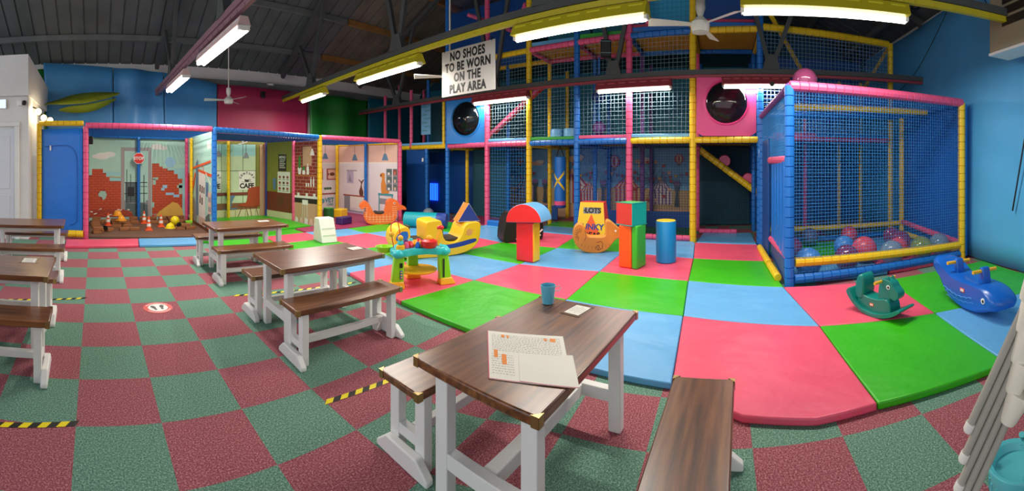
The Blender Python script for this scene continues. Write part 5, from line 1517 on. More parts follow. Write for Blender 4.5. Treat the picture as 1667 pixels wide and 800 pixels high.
# balls
def big_ball(loc, r, m, label, seam=True):
    mb = MB(); mb.sphere((0, 0, 0), r, m, 28, 16)
    o = mb.build('ball'); o.location = loc
    tag(o, label, 'ball', 'big balls in the ball cage')
    mb = MB(); mb.cyl((0, -r * .99, r * .1), (0, -r * 1.004, r * .1), r * .07, 'white_plastic', n=10); mb.build('valve', o)
Z = .05
for x, y, r, m, lab in [
 (7.02, -7.84, .155, 'ball_smoke', 'smoky purple clear ball at the back left of the ball cage'),
 (7.05, -8.58, .155, 'ball_red', 'red ball at the back of the ball cage'),
 (6.62, -9.24, .16, 'ball_plum', 'shiny plum ball by the back right corner of the ball cage'),
 (6.08, -8.18, .165, 'ball_blue', 'light blue ball in the middle of the ball cage'),
 (5.66, -8.36, .19, 'ball_red', 'large red ball in the middle of the ball cage'),
 (5.31, -7.98, .175, 'ball_plum', 'clear pinkish ball against the front net of the ball cage'),
 (5.38, -8.68, .175, 'ball_clear', 'clear grey blue ball behind the front rail of the ball cage'),
 (5.21, -7.42, .18, 'ball_blue', 'blue ball in the front left corner of the ball cage'),
 (6.08, -9.15, .175, 'ball_plum', 'plum ball by the pink right rail of the ball cage'),
 (5.47, -9.22, .175, 'ball_lime', 'clear lime ball in the front right part of the ball cage'),
 (5.6, -9.61, .17, 'ball_clear', 'clear smoky ball in the front right corner of the ball cage'),
 (5.73, -8.95, .155, 'ball_red', 'pinkish red ball half hidden between two clear balls of the ball cage'),
 (6.25, -7.4, .15, 'ball_plum', 'dark plum ball by the slatted gate of the ball cage'),
]:
    big_ball((x, y, Z + r + .002), r, m, lab)
big_ball((5.35, -7.4, H + .16), .17, 'ball_plum', 'plum ball resting on the roof net of the ball cage')

# ================================================================== SOFT PLAY TOYS ON THE MATS
M0 = .051
t = thing('soft_cylinder', 'upright blue cylinder with a yellow top', 'soft block', (6.0, -5.47, M0))
mb = MB(); mb.lathe((0, 0, 0), [(.135, 0), (.15, .012), (.15, .6), (.145, .61)], mat('cyl_blue', '1683C4', .35).name, 32); mb.build('cover', t)
mb = MB(); mb.lathe((0, 0, .61), [(.145, 0), (.14, .008), (.0, .009)], 'vinyl_yellow', 32); mb.build('top', t, label='yellow top disc')

t = thing('soft_block', 'standing orange and green soft block under the red and teal cube', 'soft block', (5.66, -5.04, M0), R(-16))
n = 20
half = [(.0, -.14)] + [(-.0, .14)]
mb = MB(); q = [(-.2 * math.sin(PI * k / n), -.15 * math.cos(PI * k / n)) for k in range(n + 1)]
# quarter-round block: curved orange front, flat green right side
prof = [(-.14, -.12), (-.15, -.05), (-.16, .03), (-.15, .1), (-.12, .13), (.1, .13), (.13, .1), (.13, -.12), (.1, -.135)]
def vert(mb, prof, z0, z1, mfun):
    k = len(prof)
    mb.add([(x, y, z0) for x, y in prof] + [(x, y, z1) for x, y in prof], [list(range(k)), list(range(k, 2 * k))[::-1]], 'vinyl_orange')
    for i in range(k):
        j = (i + 1) % k
        a, b = prof[i], prof[j]
        mb.add([(*a, z0), (*b, z0), (*b, z1), (*a, z1)], [(3, 2, 1, 0)], mfun(i))
    return mb
mat('soft_orange', 'FA5A16', .35); mat('soft_green', '3DB22C', .35); mat('soft_red', 'D93A32', .35); mat('soft_teal', '0FA39C', .35); mat('soft_crimson', 'F02A2A', .3); mat('soft_brightgreen', '2EB04A', .4)
mb = MB(); mb.hexa([(-.16, -.05, 0), (-.13, -.13, 0), (-.13, .15, 0), (-.16, .12, 0), (-.16, -.05, .6), (-.13, -.13, .6), (-.13, .15, .6), (-.16, .12, .6)][0:0] or [(-.15, -.06, 0), (.12, -.06, 0), (.12, .15, 0), (-.15, .15, 0), (-.15, -.06, .6), (.12, -.06, .6), (.12, .15, .6), (-.15, .15, .6)], 'soft_orange'); mb.build('orange_half', t, bevel=.025, seg=3, label='orange half')
mb = MB(); mb.box((-.015, -.107, .3), (.27, .09, .6), 'soft_green'); mb.build('green_half', t, bevel=.02, seg=3, label='green half')
t = thing('soft_cube', 'red, teal and green soft cube on top of the orange and green block', 'soft block', (5.66, -5.02, M0 + .602), R(-29))
def cube_faces(s, cols, t):
    h = s / 2
    P = [(-h, -h, 0), (h, -h, 0), (h, h, 0), (-h, h, 0), (-h, -h, s), (h, -h, s), (h, h, s), (-h, h, s)]
    mb = MB()
    for f, c in zip([(3, 2, 1, 0), (4, 5, 6, 7), (0, 1, 5, 4), (1, 2, 6, 5), (2, 3, 7, 6), (3, 0, 4, 7)], cols):
        mb.add(P, [f], c)
    return mb
mb = cube_faces(.31, ['vinyl_navy', 'soft_brightgreen', 'soft_teal', 'soft_red', 'soft_red', 'soft_red'], t); mb.M = Matrix.Identity(4); o = mb.build('cover', t, bevel=.012, seg=3)
mb = MB(); h = .157
for a, b in (((-h, -h, 0.01), (-h, -h, .3)), ((-h, -h, .312), (h, -h, .312)), ((-h, -h, .312), (-h, h, .312)), ((-h, -h, .0), (h, -h, .0)), ((-h, -h, .0), (-h, h, .0))):
    mb.cyl(a, b, .005, 'soft_teal', n=6)
mb.build('piping', t)

# mushroom stack: red and yellow block, half round on top
t = thing('soft_block', 'standing red soft block with a yellow side, under the half round', 'soft block', (5.42, -3.5, M0), R(-4))
mb = cube_faces(1, ['soft_crimson', 'soft_crimson', 'vinyl_yellow', 'vinyl_yellow', 'soft_crimson', 'soft_crimson'], t)
mb.v = [Vector((p.x * .2, p.y * .31, p.z * .59)) for p in mb.v]; mb.build('cover', t, bevel=.025, seg=3)
t = thing('half_round', 'red and sky blue half round soft block on top of the red block', 'soft block', (5.45, -3.5, M0 + .594), R(2))
mb = MB(); n = 24
arc = [(.29 * math.cos(PI * k / n), .27 * math.sin(PI * k / n)) for k in range(n + 1)]
# outline lies in local y-z, extruded along local x
mb.M = Matrix.Rotation(PI / 2, 4, 'Z') @ Matrix.Rotation(R(3), 4, 'Y')
mb.prism(arc, -.2, .2, 'soft_crimson', 'vinyl_sky'); mb.build('cover', t, bevel=.012, seg=2)
# black rocker behind it
t = thing('black_rocker', 'black soft rocker with white marks behind the red block', 'rocker', (6.75, -2.62, M0), R(-35))
prof = spline([(-.36, .0), (-.4, .2), (-.34, .46), (-.22, .56), (-.02, .5), (.0, .3), (.12, .26), (.3, .3), (.36, .42), (.42, .3), (.42, .08), (.36, 0), (0, -.0)], 4)
mb = MB(); mb.prism([(x, max(z, 0)) for x, z in prof], -.16, .16, 'vinyl_black'); mb.build('body', t, bevel=.025, seg=3)
for u0, v0, u1, v1, w in ((-.08, .42, .02, .46, .04), (-.06, .3, .0, .38, .03), (-.16, .06, .1, .1, .02), (.3, .12, .4, .2, .03), (.28, .06, .36, .1, .03)):
    y = -.162
    d = Vector((u1 - u0, v1 - v0)).normalized() * w / 2
    mb = MB(); mb.add([(u0 - d.y, y, v0 + d.x), (u0 + d.y, y, v0 - d.x), (u1 + d.y, y, v1 - d.x), (u1 - d.y, y, v1 + d.x)], [(0, 1, 2, 3)], 'white_plastic')
    mb.build('white_mark', t, label='white printed mark')

# sloping lettered wedge
t = thing('lettered_wedge', 'yellow and red soft wedge with dark lettering behind the orange chicken', 'soft block', (7.0, -3.98, M0), R(4))
wd = .25
P = [(-.2, -.31, 0), (.2, -.31, 0), (.2, .28, 0), (-.2, .28, 0), (-.04, -.22, .76), (.2, -.22, .76), (.2, .22, .76), (-.04, .22, .76)]
mb = MB()
for f, c in zip([(3, 2, 1, 0), (4, 5, 6, 7), (0, 1, 5, 4), (1, 2, 6, 5), (2, 3, 7, 6), (3, 0, 4, 7)], ['soft_red', 'soft_red', 'soft_red', 'soft_red', 'soft_red', 'vinyl_yellow']):
    mb.add(P, [f], c)
mb.build('cover', t, bevel=.015, seg=3)
a, b, c, d = [Vector(P[i]) for i in (3, 0, 4, 7)]
up = ((c + d) / 2 - (a + b) / 2); nrm = Vector((-up.z, 0, up.x)).normalized()
xd = Vector((0, -1, 0))
def onface(v, off=.004): return (a + b) / 2 + up * v + nrm * off
mb = MB(); o_ = onface(.8)
mb.M = frame_matrix(o_, xd, up)
mb.add([(-.15, -.055, 0), (.15, -.055, 0), (.15, .055, 0), (-.15, .055, 0)], [(0, 1, 2, 3)], 'm_grey'); mb.build('name_patch', t, label='grey patch behind the lettering')
mb = MB(); mb.M = frame_matrix(onface(.37), xd, up); mb.add([(-.2, -.16, 0), (.2, -.16, 0), (.0, .27, 0)], [(0, 1, 2)], 'cone_orange'); mb.build('orange_triangle', t, label='orange triangle')
for s_, sz, v_, dx, m_, bo in (('LOTS', .125, .8, .03, 'black', .006), ('of', .06, .8, -.125, 'black', .002), ('FUNKY', .145, .42, 0, 'vinyl_navy', .004), ('IDEAS', .13, .24, 0, 'black', .004)):
    mb = MB(); mb.text(s_, sz, m_, frame_matrix(onface(v_, .006) + xd * dx, xd, up), bo, .001); mb.build('lettering', t)

# chicken
t = thing('chicken_rocker', 'orange wooden looking chicken rocker in front of the lettered wedge', 'rocker', (6.4, -4.25, M0), R(-70))
t.scale = (.84, 1, 1)
ck = spline([(-.36, .47), (-.44, .4), (-.46, .28), (-.4, .14), (-.26, .03), (-.08, .0), (.1, .01), (.24, .08), (.36, .2), (.5, .28), (.5, .34), (.38, .44), (.26, .52), (.19, .51), (.18, .38), (.16, .27), (-.05, .26), (-.18, .28), (-.22, .38), (-.28, .46)], 4)
mb = MB(); mb.prism(ck, -.12, .12, 'chicken_orange', 'chicken_tan'); mb.build('body', t, bevel=.014, seg=2)
for y in (-.1225, .1225):
    mb = MB()
    def stroke(pts, w=.008):
        for (x0, z0), (x1, z1) in zip(pts, pts[1:]):
            d = Vector((x1 - x0, z1 - z0)).normalized() * w / 2
            q = [(x0 - d.y, y, z0 + d.x), (x0 + d.y, y, z0 - d.x), (x1 + d.y, y, z1 - d.x), (x1 - d.y, y, z1 + d.x)]
            mb.add(q, [(0, 1, 2, 3)], 'brown_line')
    for k in range(9):
        an = R(70 + k * 22)
        stroke([(-.32 + .04 * math.cos(an), .3 + .04 * math.sin(an)), (-.32 + .1 * math.cos(an), .3 + .11 * math.sin(an))])
    stroke(spline([(-.22, .38), (-.2, .26), (-.24, .2)], 3, False)); stroke(spline([(.0, .17), (.1, .19), (.12, .1), (.04, .05), (-.02, .1), (.06, .13)], 3, False)); stroke([(.02, .14), (.08, .07)]); stroke([(.0, .11), (.05, .05)])
    for k in range(9):
        x = -.3 + k * .07
        stroke([(x, .05 + .02 * abs(k - 4) * .7), (x * .9, .1 + .02 * abs(k - 4) * .7)], .005)
    mb.build('drawn_feathers', t, label='brown drawn feathers')
    mb = MB(); mb.cyl((.37, y * 1.0, .36), (.37, y * 1.015, .36), .018, 'white_plastic'); mb.build('eye', t)

# yellow rocket rocker
t = thing('rocket_rocker', 'large yellow rocket rocker with navy stripe and two seats', 'rocker', (5.02, -2.08, M0), R(-27))
mat('rocker_yellow', 'F3C31C', .35, bump=.2, bscale=5)
hull = spline([(-.78, .16), (-.72, .06), (-.5, .01), (-.1, .0), (.3, .02), (.52, .1), (.62, .22), (.65, .4), (.62, .5), (.44, .5), (.36, .44), (.3, .3), (.2, .22), (.04, .24), (-.02, .34), (-.04, .54), (-.1, .57), (-.26, .56), (-.3, .5), (-.3, .26), (-.42, .22), (-.54, .26), (-.56, .44), (-.62, .5), (-.72, .48), (-.8, .4), (-.82, .28)], 4)
mb = MB(); mb.prism(hull, -.24, .24, 'rocker_yellow'); mb.build('body', t, bevel=.035, seg=3)
for x0, x1, z in ((.02, .28, .235), (-.54, -.31, .25)):
    mb = MB(); mb.box(((x0 + x1) / 2, 0, z + .012), (x1 - x0, .36, .05), 'seat_dark'); mb.build('seat', t, bevel=.015, label='dark seat pad')
for x in (-.0, -.56):
    mb = MB(); mb.box((x + .03, 0, .4), (.03, .2, .18), 'seat_dark'); mb.build('back_pad', t, bevel=.01, label='dark back pad'); mb = MB(); mb.box((x + .052, 0, .42), (.012, .1, .1), 'chicken_tan'); mb.build('pad_badge', t)
for s in (-1, 1):
    y = s * .2425
    mb = MB(); pts = spline([(-.3, .165), (.1, .12), (.52, .18), (.52, .245), (.1, .185), (-.3, .2)], 4)
    mb.add([(x, y, z) for x, z in pts], [list(range(len(pts)))[::(1 if s < 0 else -1)]], 'vinyl_navy'); mb.build('stripe', t, label='navy stripe')
    mb = MB(); mb.M = Matrix.Translation((.44, y, .35)) @ Matrix.Rotation(-s * PI / 2 * -1, 4, 'X'); mb.lathe((0, 0, 0), [(.055, 0), (.055, .002)], 'planet', 24); mb.build('planet_print', t, label='orange planet print')
    mb = MB(); mb.M = Matrix.Translation((.44, y + s * .003, .35)) @ Matrix.Rotation(R(25) * -1, 4, 'Y'); mb.add([(-.09, 0, -.006), (.09, 0, -.006), (.09, 0, .006), (-.09, 0, .006)], [(0, 1, 2, 3)[::(1 if s < 0 else -1)]], 'chicken_tan'); mb.build('planet_ring', t)
    mb = MB(); pts = spline([(-.78, .3), (-.66, .3), (-.6, .32), (-.6, .42), (-.68, .43), (-.76, .38)], 3)
    mb.add([(x, y, z) for x, z in pts], [list(range(len(pts)))[::(1 if s < 0 else -1)]], 'vinyl_blue'); mb.build('window_print', t, label='blue window print')
t = thing('soft_triangle', 'navy and orange soft triangle balanced on the nose of the yellow rocket', 'soft block', (5.48, -2.3, M0 + .502), R(-34))
mb = MB(); mb.prism([(-.19, 0), (.19, 0), (0, .3)], -.13, .13, 'vinyl_navy', 'vinyl_orange'); mb.build('cover', t, bevel=.006)
mb = MB()
for y in (-.132, .132):
    mb.tube([(-.19, y, .004), (.19, y, .004), (0, y, .3)], .006, 'white_plastic', 6, True)
    mb.build('piping', t); mb = MB()

# roll
t = thing('soft_roll', 'teal soft roll with a navy end lying on its side', 'soft block', (6.78, -.22, M0 + .175), R(-62))
mat('roll_teal', '0E9AA6', .38)
mb = MB(); mb.axis((-.52, 0, 0), (.24, 0, 0), [(0, .155), (.02, .17), (1, .172)], 'roll_teal', 28); mb.build('cover', t)
mb = MB(); mb.axis((.24, 0, 0), (.46, 0, 0), [(0, .172), (.9, .17), (1, .155)], 'vinyl_navy', 28); mb.build('end_cover', t, label='navy end')

# activity table
t = thing('activity_table', 'green and aqua toddler activity table with toys on its top', 'activity table', (3.66, -2.92, M0), R(-30))
mb = MB(); pts = spline([(-.36, -.05), (-.33, -.16), (-.22, -.2), (-.1, -.14), (.1, -.14), (.2, -.2), (.33, -.16), (.37, -.04), (.3, .1), (.18, .26), (.0, .32), (-.18, .26), (-.3, .1)], 4)
k = len(pts)
mb.rings([[(x * s, y * s, z) for x, y in pts] for s, z in ((.96, .37), (1.0, .385), (1.0, .43), (.97, .445), (.85, .44))], 'plastic_aqua'); mb.build('top', t)
for i, (x, y, a) in enumerate(((-.27, -.13, 0), (.28, -.12, 0), (0, .25, 0))):
    s = (-1, 1, 0)[i]
    mb = MB(); mb.hexa([(x - .075 + s * .03, y - .05, .0), (x + .075 + s * .03, y - .05, .0), (x + .075 + s * .03, y + .05, .0), (x - .075 + s * .03, y + .05, .0), (x - .06, y - .035, .385), (x + .06, y - .035, .385), (x + .06, y + .05, .385), (x - .06, y + .05, .385)], 'plastic_lime'); lg = mb.build('leg', t, bevel=.012, seg=3)
    mb = MB(); mb.hexa([(x - .1 + s * .045, y - .08, 0), (x + .1 + s * .045, y - .08, 0), (x + .1 + s * .045, y + .07, 0), (x - .1 + s * .045, y + .07, 0), (x - .075 + s * .03, y - .055, .08), (x + .075 + s * .03, y - .055, .08), (x + .075 + s * .03, y + .055, .08), (x - .075 + s * .03, y + .055, .08)], 'plastic_amber'); mb.build('foot', lg, bevel=.012, seg=3, label='yellow foot')
    mb = MB(); mb.sphere((x * 1.05, y - .03 if i < 2 else y + .02, .4), .07, 'plastic_aqua', 16, 8, (1.1, .9, .75)); mb.build('shoulder', t)
mb = MB(); mb.lathe((0, .04, 0), [(.0, .13), (.16, .13), (.24, .145), (.25, .16), (.22, .165), (.1, .155), (.0, .15)], 'plastic_amber', 28); mb.build('tray', t, label='round orange yellow tray')
mb = MB(); mb.box((-.255, -.178, .27), (.035, .008, .055), 'black'); mb.build('panel_window', t, bevel=.003); mb = MB(); mb.box((-.255, -.178, .16), (.03, .01, .1), 'plastic_blue'); mb.build('button_panel', t, bevel=.004)
for z in (.13, .16, .19):
    mb = MB(); mb.sphere((-.255, -.184, z), .011, 'plastic_yellow', 8, 6); mb.build('button', t)
mb = MB(); mb.box((.275, -.172, .2), (.02, .008, .22), 'rubber'); mb.build('leg_slot', t, label='dark slot')
top = .443
toys = []
def toy(name, fn, label=None):
    mb = MB(); fn(mb); mb.build(name, t, label=label)
toy('lime_bowl', lambda m: m.lathe((-.4, .1, .36), [(.02, 0), (.08, .02), (.11, .09), (.1, .09), (.06, .02)], 'plastic_lime', 18), 'lime bowl')
toy('bead_post', lambda m: (m.lathe((-.24, -.08, top), [(.055, 0), (.05, .04), (.03, .05)], 'plastic_amber', 16), m.lathe((-.24, -.08, top + .05), [(.03, 0), (.04, .02), (.03, .05)], 'plastic_aqua', 16), m.sphere((-.24, -.08, top + .13), .035, 'plastic_yellow', 14, 8)), 'stacked bead post')
toy('red_wheel', lambda m: (m.lathe((.12, -.08, top), [(.08, 0), (.1, .03), (.1, .08), (.06, .1)], 'plastic_red', 20), m.sphere((.12, -.08, top + .11), .04, 'plastic_amber', 12, 8)), 'red spinning drum')
toy('giraffe', lambda m: (m.axis((.25, .02, top), (.3, .04, top + .2), [(0, .035), (1, .022)], 'plastic_amber', 12), m.sphere((.31, .045, top + .21), .035, 'plastic_red', 12, 8, (1.4, 1, .9))), 'giraffe shaped lever')
toy('bead_wire', lambda m: m.tube(spline([(-.3, .02, top), (-.33, .04, top + .26), (-.24, .06, top + .3), (-.2, .05, top)], 5, False), .006, 'plastic_red', 6), 'pinkish red bead wire')
toy('bead', lambda m: m.sphere((-.325, .03, top + .16), .035, 'plastic_yellow', 12, 8))
for i, (x, y, r, m) in enumerate([(-.1, .0, .045, 'plastic_red'), (-.02, .06, .05, 'plastic_amber'), (-.12, .12, .04, 'vinyl_purple'), (.03, -.02, .04, 'plastic_yellow'), (.05, .14, .05, 'plastic_red'), (-.16, -.04, .035, 'vinyl_pink'), (-.04, .18, .045, 'plastic_aqua'), (.16, .12, .04, 'plastic_amber'), (-.02, -.06, .03, 'plastic_blue')]):
    toy('knob', lambda mm: mm.lathe((x, y, top), [(r, 0), (r * 1.05, .03), (r * .6, .06), (r * .5, .07)], m, 14))

# rocking horse
t = thing('rocking_horse', 'teal plastic rocking horse with yellow handles on the pink mat', 'rocking horse', (3.74, -7.8, M0), R(-152))
t.scale = (.82, .82, .82)
PT = 'plastic_teal'
board = spline([(-.37, .25), (-.39, .2), (-.3, .1), (-.16, .025), (0, 0), (.16, .015), (.3, .06), (.4, .12), (.42, .15), (.38, .15), (.28, .1), (.14, .055), (0, .04), (-.15, .065), (-.27, .14), (-.34, .25)], 4)
mb = MB(); mb.prism(board, -.15, .15, PT); mb.build('rocker_board', t, bevel=.012, seg=2)
mb = MB(); mb.prism(spline([(-.24, .1), (-.1, .03), (.2, .03), (.26, .07), (.23, .2), (.15, .22), (.06, .2), (-.1, .2), (-.2, .22), (-.25, .2)], 4), -.1, .1, PT); mb.build('seat', t, bevel=.03, seg=3)
mb = MB(); mb.prism(spline([(-.27, .16), (-.17, .16), (-.14, .3), (-.16, .42), (-.22, .44), (-.27, .36), (-.29, .24)], 4), -.11, .11, PT); mb.build('backrest', t, bevel=.035, seg=3)
mb = MB(); mb.prism(spline([(.06, .16), (.22, .08), (.25, .14), (.22, .23), (.28, .22), (.33, .25), (.34, .31), (.28, .37), (.24, .42), (.16, .44), (.09, .43), (.06, .34)], 4), -.065, .065, PT); mb.build('head', t, bevel=.03, seg=3)
for s in (-1, 1):
    mb = MB(); mb.prism(spline([(.16, .41), (.21, .41), (.19, .47), (.17, .46)], 3), s * .045 - .012, s * .045 + .012, PT); mb.build('ear', t, bevel=.006)
for s in (-1, 1):
    mb = MB(); mb.cyl((.1, s * .05, .41), (.1, s * .19, .41), .018, 'plastic_yellow', n=12); mb.build('handle', t, label='yellow handle')
    mb = MB(); mb.cyl((.2, s * .063, .36), (.2, s * .068, .36), .026, 'white_plastic', n=16); ew = mb.build('eye_white', t); mb = MB(); mb.cyl((.203, s * .065, .357), (.203, s * .07, .357), .014, 'black', n=12); mb.build('pupil', ew)
    mb = MB(); mb.box((-.02, s * .1, .12), (.06, .01, .034), 'cone_orange'); mb.box((-.02, s * .103, .12), (.046, .008, .02), 'sticker_white'); mb.build('badge', t, bevel=.004, label='small orange and white oval badge')
# whale rocker
t = thing('whale_rocker', 'blue plastic whale see-saw with yellow handles by the right wall', 'see-saw', (3.46, -8.72, M0), R(181))
t.scale = (.9, .9, .9)
PBL = 'plastic_blue'
whale = spline([(-.62, .32), (-.66, .4), (-.61, .46), (-.48, .44), (-.34, .37), (-.2, .33), (.0, .32), (.2, .33), (.42, .32), (.56, .27), (.63, .2), (.6, .13), (.46, .08), (.28, .02), (.08, -.0), (-.1, .01), (-.26, .06), (-.42, .16), (-.52, .27)], 4)
mb = MB()
k = len(whale)
cz = lambda x: .2
ys = [(-.17, .82), (-.15, .93), (-.09, 1.0), (.09, 1.0), (.15, .93), (.17, .82)]
rr = []
for y, s in ys:
    rr.append([((x - .05) * s + .05, y, (z - .2) * s + .2) for x, z in whale])
mb.rings(rr, PBL); mb.build('body', t, angle=50)
for x in (-.27, .23):
    z = .31
    mb = MB(); mb.prism(spline([(x - .05, z), (x + .05, z), (x + .035, z + .16), (x, z + .18), (x - .035, z + .16)], 3), -.05, .05, PBL); mb.build('handle_post', t, bevel=.012, seg=2)
    mb = MB(); mb.cyl((x, -.16, z + .14), (x, .16, z + .14), .02, 'plastic_yellow', n=12); mb.build('handle', t, label='yellow handle bar')
for s in (-1, 1):
    mb = MB(); mb.cyl((.42, s * .155, .2), (.42, s * .178, .2), .03, 'white_plastic', n=18); ew = mb.build('eye_white', t); mb = MB(); mb.cyl((.425, s * .16, .198), (.425, s * .1805, .198), .016, 'black', n=14); mb.build('pupil', ew)
    mb = MB(); mb.box((.05, s * .172, .22), (.08, .012, .042), 'cone_orange'); mb.box((.05, s * .176, .22), (.062, .008, .026), 'sticker_white'); mb.build('badge', t, bevel=.004, label='small orange and white oval badge')
    mb = MB()
    for r_ in range(3):
        pts = []
        for i in range(25):
            x = -.34 + .56 * i / 24 + r_ * .03
            pts.append((x, s * (.172 - .006 * r_), .17 - r_ * .045 - .1 * math.sin(PI * i / 24) * .4 + .012 * abs(math.sin(i * PI / 4))))
        mb.tube(pts, .006, 'whale_line', 6)
        mb.build('scale_line', t); mb = MB()

# ================================================================== RIGHT FOREGROUND: STACKED HIGH CHAIRS AND BUCKET
hx = bpy.data.objects
def high_chair(loc, rz, label):
    t = thing('high_chair', label, 'high chair', loc, rz, 'stacked white high chairs')
    for sx in (-1, 1):
        for sy in (-1, 1):
            a, b = Vector((sx * .29, sy * .29, .02)), Vector((sx * .125, sy * .125, .52))
            mb = MB(); mb.cyl(a, b, .0155, 'grey_tube', n=14); lg = mb.build('leg', t, label='grey metal leg')
            mb = MB(); mb.axis(a - (b - a) * .04, a + (b - a) * .03, [(0, .015), (.2, .0195), (1, .0195)], 'white_plastic', 14); mb.build('foot_cap', lg, label='white foot cap')
            mb = MB(); mb.axis(b - (b - a) * .03, b + (b - a) * .2, [(0, .032), (.1, .037), (1, .055)], 'cream_plastic', 16); mb.build('leg_socket', lg, label='cream socket')
    mb = MB(); mb.hexa([(-.11, -.11, .57), (.11, -.11, .57), (.11, .11, .57), (-.11, .11, .57), (-.13, -.13, .61), (.13, -.13, .61), (.13, .13, .61), (-.13, .13, .61)], 'cream_plastic'); mb.build('seat', t, bevel=.02, seg=3)
    mb = MB(); mb.hexa([(-.12, -.13, .59), (.12, -.13, .59), (.12, -.1, .59), (-.12, -.1, .59), (-.1, -.16, .86), (.1, -.16, .86), (.1, -.13, .86), (-.1, -.13, .86)], 'cream_plastic'); mb.build('backrest', t, bevel=.02, seg=3)
    for s in (-1, 1):
        mb = MB(); mb.hexa([(s * .12 - .01, -.12, .59), (s * .12 + .01, -.12, .59), (s * .12 + .01, .1, .59), (s * .12 - .01, .1, .59), (s * .12 - .01, -.13, .76), (s * .12 + .01, -.13, .76), (s * .12 + .01, .04, .7), (s * .12 - .01, .04, .7)], 'cream_plastic'); mb.build('side', t, bevel=.01)
    return t
HC = (1.2, -7.49)
h0 = high_chair((*HC, 0), R(10), 'lowest white high chair of the stack at the right edge, legs on the carpet')
names = ['second white high chair from the floor in the stack at the right edge', 'middle white high chair of the stack at the right edge', 'second white high chair from the top in the stack at the right edge', 'topmost white high chair of the stack at the right edge']
for i, nm in enumerate(names):
    dup(h0, (HC[0] - .0115 * (i + 1), HC[1] - .016 * (i + 1), .118 * (i + 1)), None, nm)
t = thing('plastic_stool', 'teal ribbed plastic toddler stool behind the high chair legs', 'stool', (1.5, -7.58, 0))
t.scale = (1, 1, .62)
mb = MB(); mb.lathe((0, 0, 0), [(.13, 0), (.14, .01), (.135, .1), (.15, .2), (.145, .21), (.125, .2), (.11, .15), (.0, .14)], 'bucket_teal', 32); mb.build('body', t)
for a in (150, 230, 310, 30):
    mb = MB(); x, y = .135 * math.cos(R(a)), .135 * math.sin(R(a)); mb.tube([(x, y, .18), (x * 1.03, y * 1.03, .24), (x * .98, y * .98, .255)], .018, 'bucket_teal', 10); mb.build('lug', t)
for k in range(24):
    a = 2 * PI * k / 24
    mb = MB(); mb.cyl((.137 * math.cos(a), .137 * math.sin(a), .02), (.136 * math.cos(a), .136 * math.sin(a), .1), .006, 'bucket_teal', n=6); mb.build('rib', t)

# ================================================================== HANGING AND WALL THINGS
# the big sign under the yellow trunking
t = thing('hanging_sign', 'white hanging sign with black letters asking for no shoes on the play area', 'sign', (5.1, -2.6, 2.6))
d = Vector((B2(-3.15) - B2(-2.05), -1.1, 0)).normalized()
nn = d.cross(Vector((0, 0, 1)))
c = Vector((0, 0, .37))
mb = MB(); w, h = .56, .37
P = [c + d * a + Vector((0, 0, b)) for a, b in ((-w, -h), (w, -h), (w, h), (-w, h))]
mb.add([p - nn * .006 for p in P] + [p + nn * .006 for p in P], [(0, 1, 2, 3), (7, 6, 5, 4), (0, 4, 5, 1), (1, 5, 6, 2), (2, 6, 7, 3), (3, 7, 4, 0)], 'sign_white'); mb.build('board', t)
mb = MB()
for s, z, sz in (('NO SHOES', .625, .19), ('TO BE WORN', .45, .19), ('ON THE', .28, .19), ('PLAY AREA', .1, .19)):
    mb.text(s, sz, 'black', frame_matrix(Vector((0, 0, z)) + nn * .008, d, (0, 0, 1)) @ Matrix.Diagonal((.74, 1, 1, 1)), .0075, .001, 'CENTER', 1.12)
mb.build('lettering', t, label='black capital letters')
for a in (-.5, .5):
    mb = MB(); p = c + d * a + Vector((0, 0, h - .02)); mb.cyl(p, p + Vector((0, 0, .06)), .008, 'black'); mb.build('hook', t)
# speakers, camera, detector
t = thing('loudspeaker', 'black speaker tied to the truss strut above the middle red tube light', 'speaker', (7.45, -4.1, 3.55), R(20))
mb = MB(); mb.box((0, 0, .16), (.16, .2, .32), 'black'); mb.build('cabinet', t, bevel=.02)
mb = MB(); mb.box((-.083, 0, .16), (.01, .16, .27), 'rubber'); mb.build('grille', t)
for z in (.06, .28):
    mb = MB(); mb.tube([(-.09, -.11, z), (-.09, .11, z), (.09, .11, z), (.09, -.11, z)], .005, 'net_white', 6, True); mb.build('cable_tie', t)
t = thing('dome_camera', 'small black dome camera below the roof slope on the right', 'camera', (6.4, -9.6, 4.35))
mb = MB(); mb.lathe((0, 0, 0), [(.02, -.12), (.07, -.1), (.1, -.03), (.1, .02), (.09, .04)], 'black', 20); mb.build('dome', t)
mb = MB(); mb.cyl((0, 0, .03), (0, 0, .4), .03, 'black'); mb.build('mount', t)
t = thing('loudspeaker', 'small black speaker on the dark pink tarpaulin', 'speaker', (4.72, 4.0, 3.36))
mb = MB(); mb.box((0, 0, .08), (.12, .1, .18), 'black'); mb.build('cabinet', t, bevel=.01)
mb = MB(); mb.cyl((0, .03, .08), (0, .13, .08), .02, 'black'); mb.build('bracket', t)
t = thing('spotlight', 'small black spotlight under the red trunking near the pink dome window', 'spotlight', (B3(-7.25) - .02, -7.25, 2.98))
mb = MB(); mb.axis((0, 0, 0), (-.1, .05, -.03), [(0, .025), (1, .045)], 'black'); mb.build('head', t)
mb = MB(); mb.cyl((0, 0, 0), (0, 0, .12), .01, 'black'); mb.build('arm', t)
t = thing('emergency_light', 'small grey fitting on the wall plate above the pink tarpaulin', 'light', (5.0, 4.1, 3.78))
mb = MB(); mb.box((0, 0, 0), (.2, .06, .08), 'grey_tube'); mb.build('housing', t, bevel=.01)
mb = MB(); mb.box((0, -.035, -.01), (.15, .02, .04), 'white_plastic'); mb.build('lens', t)
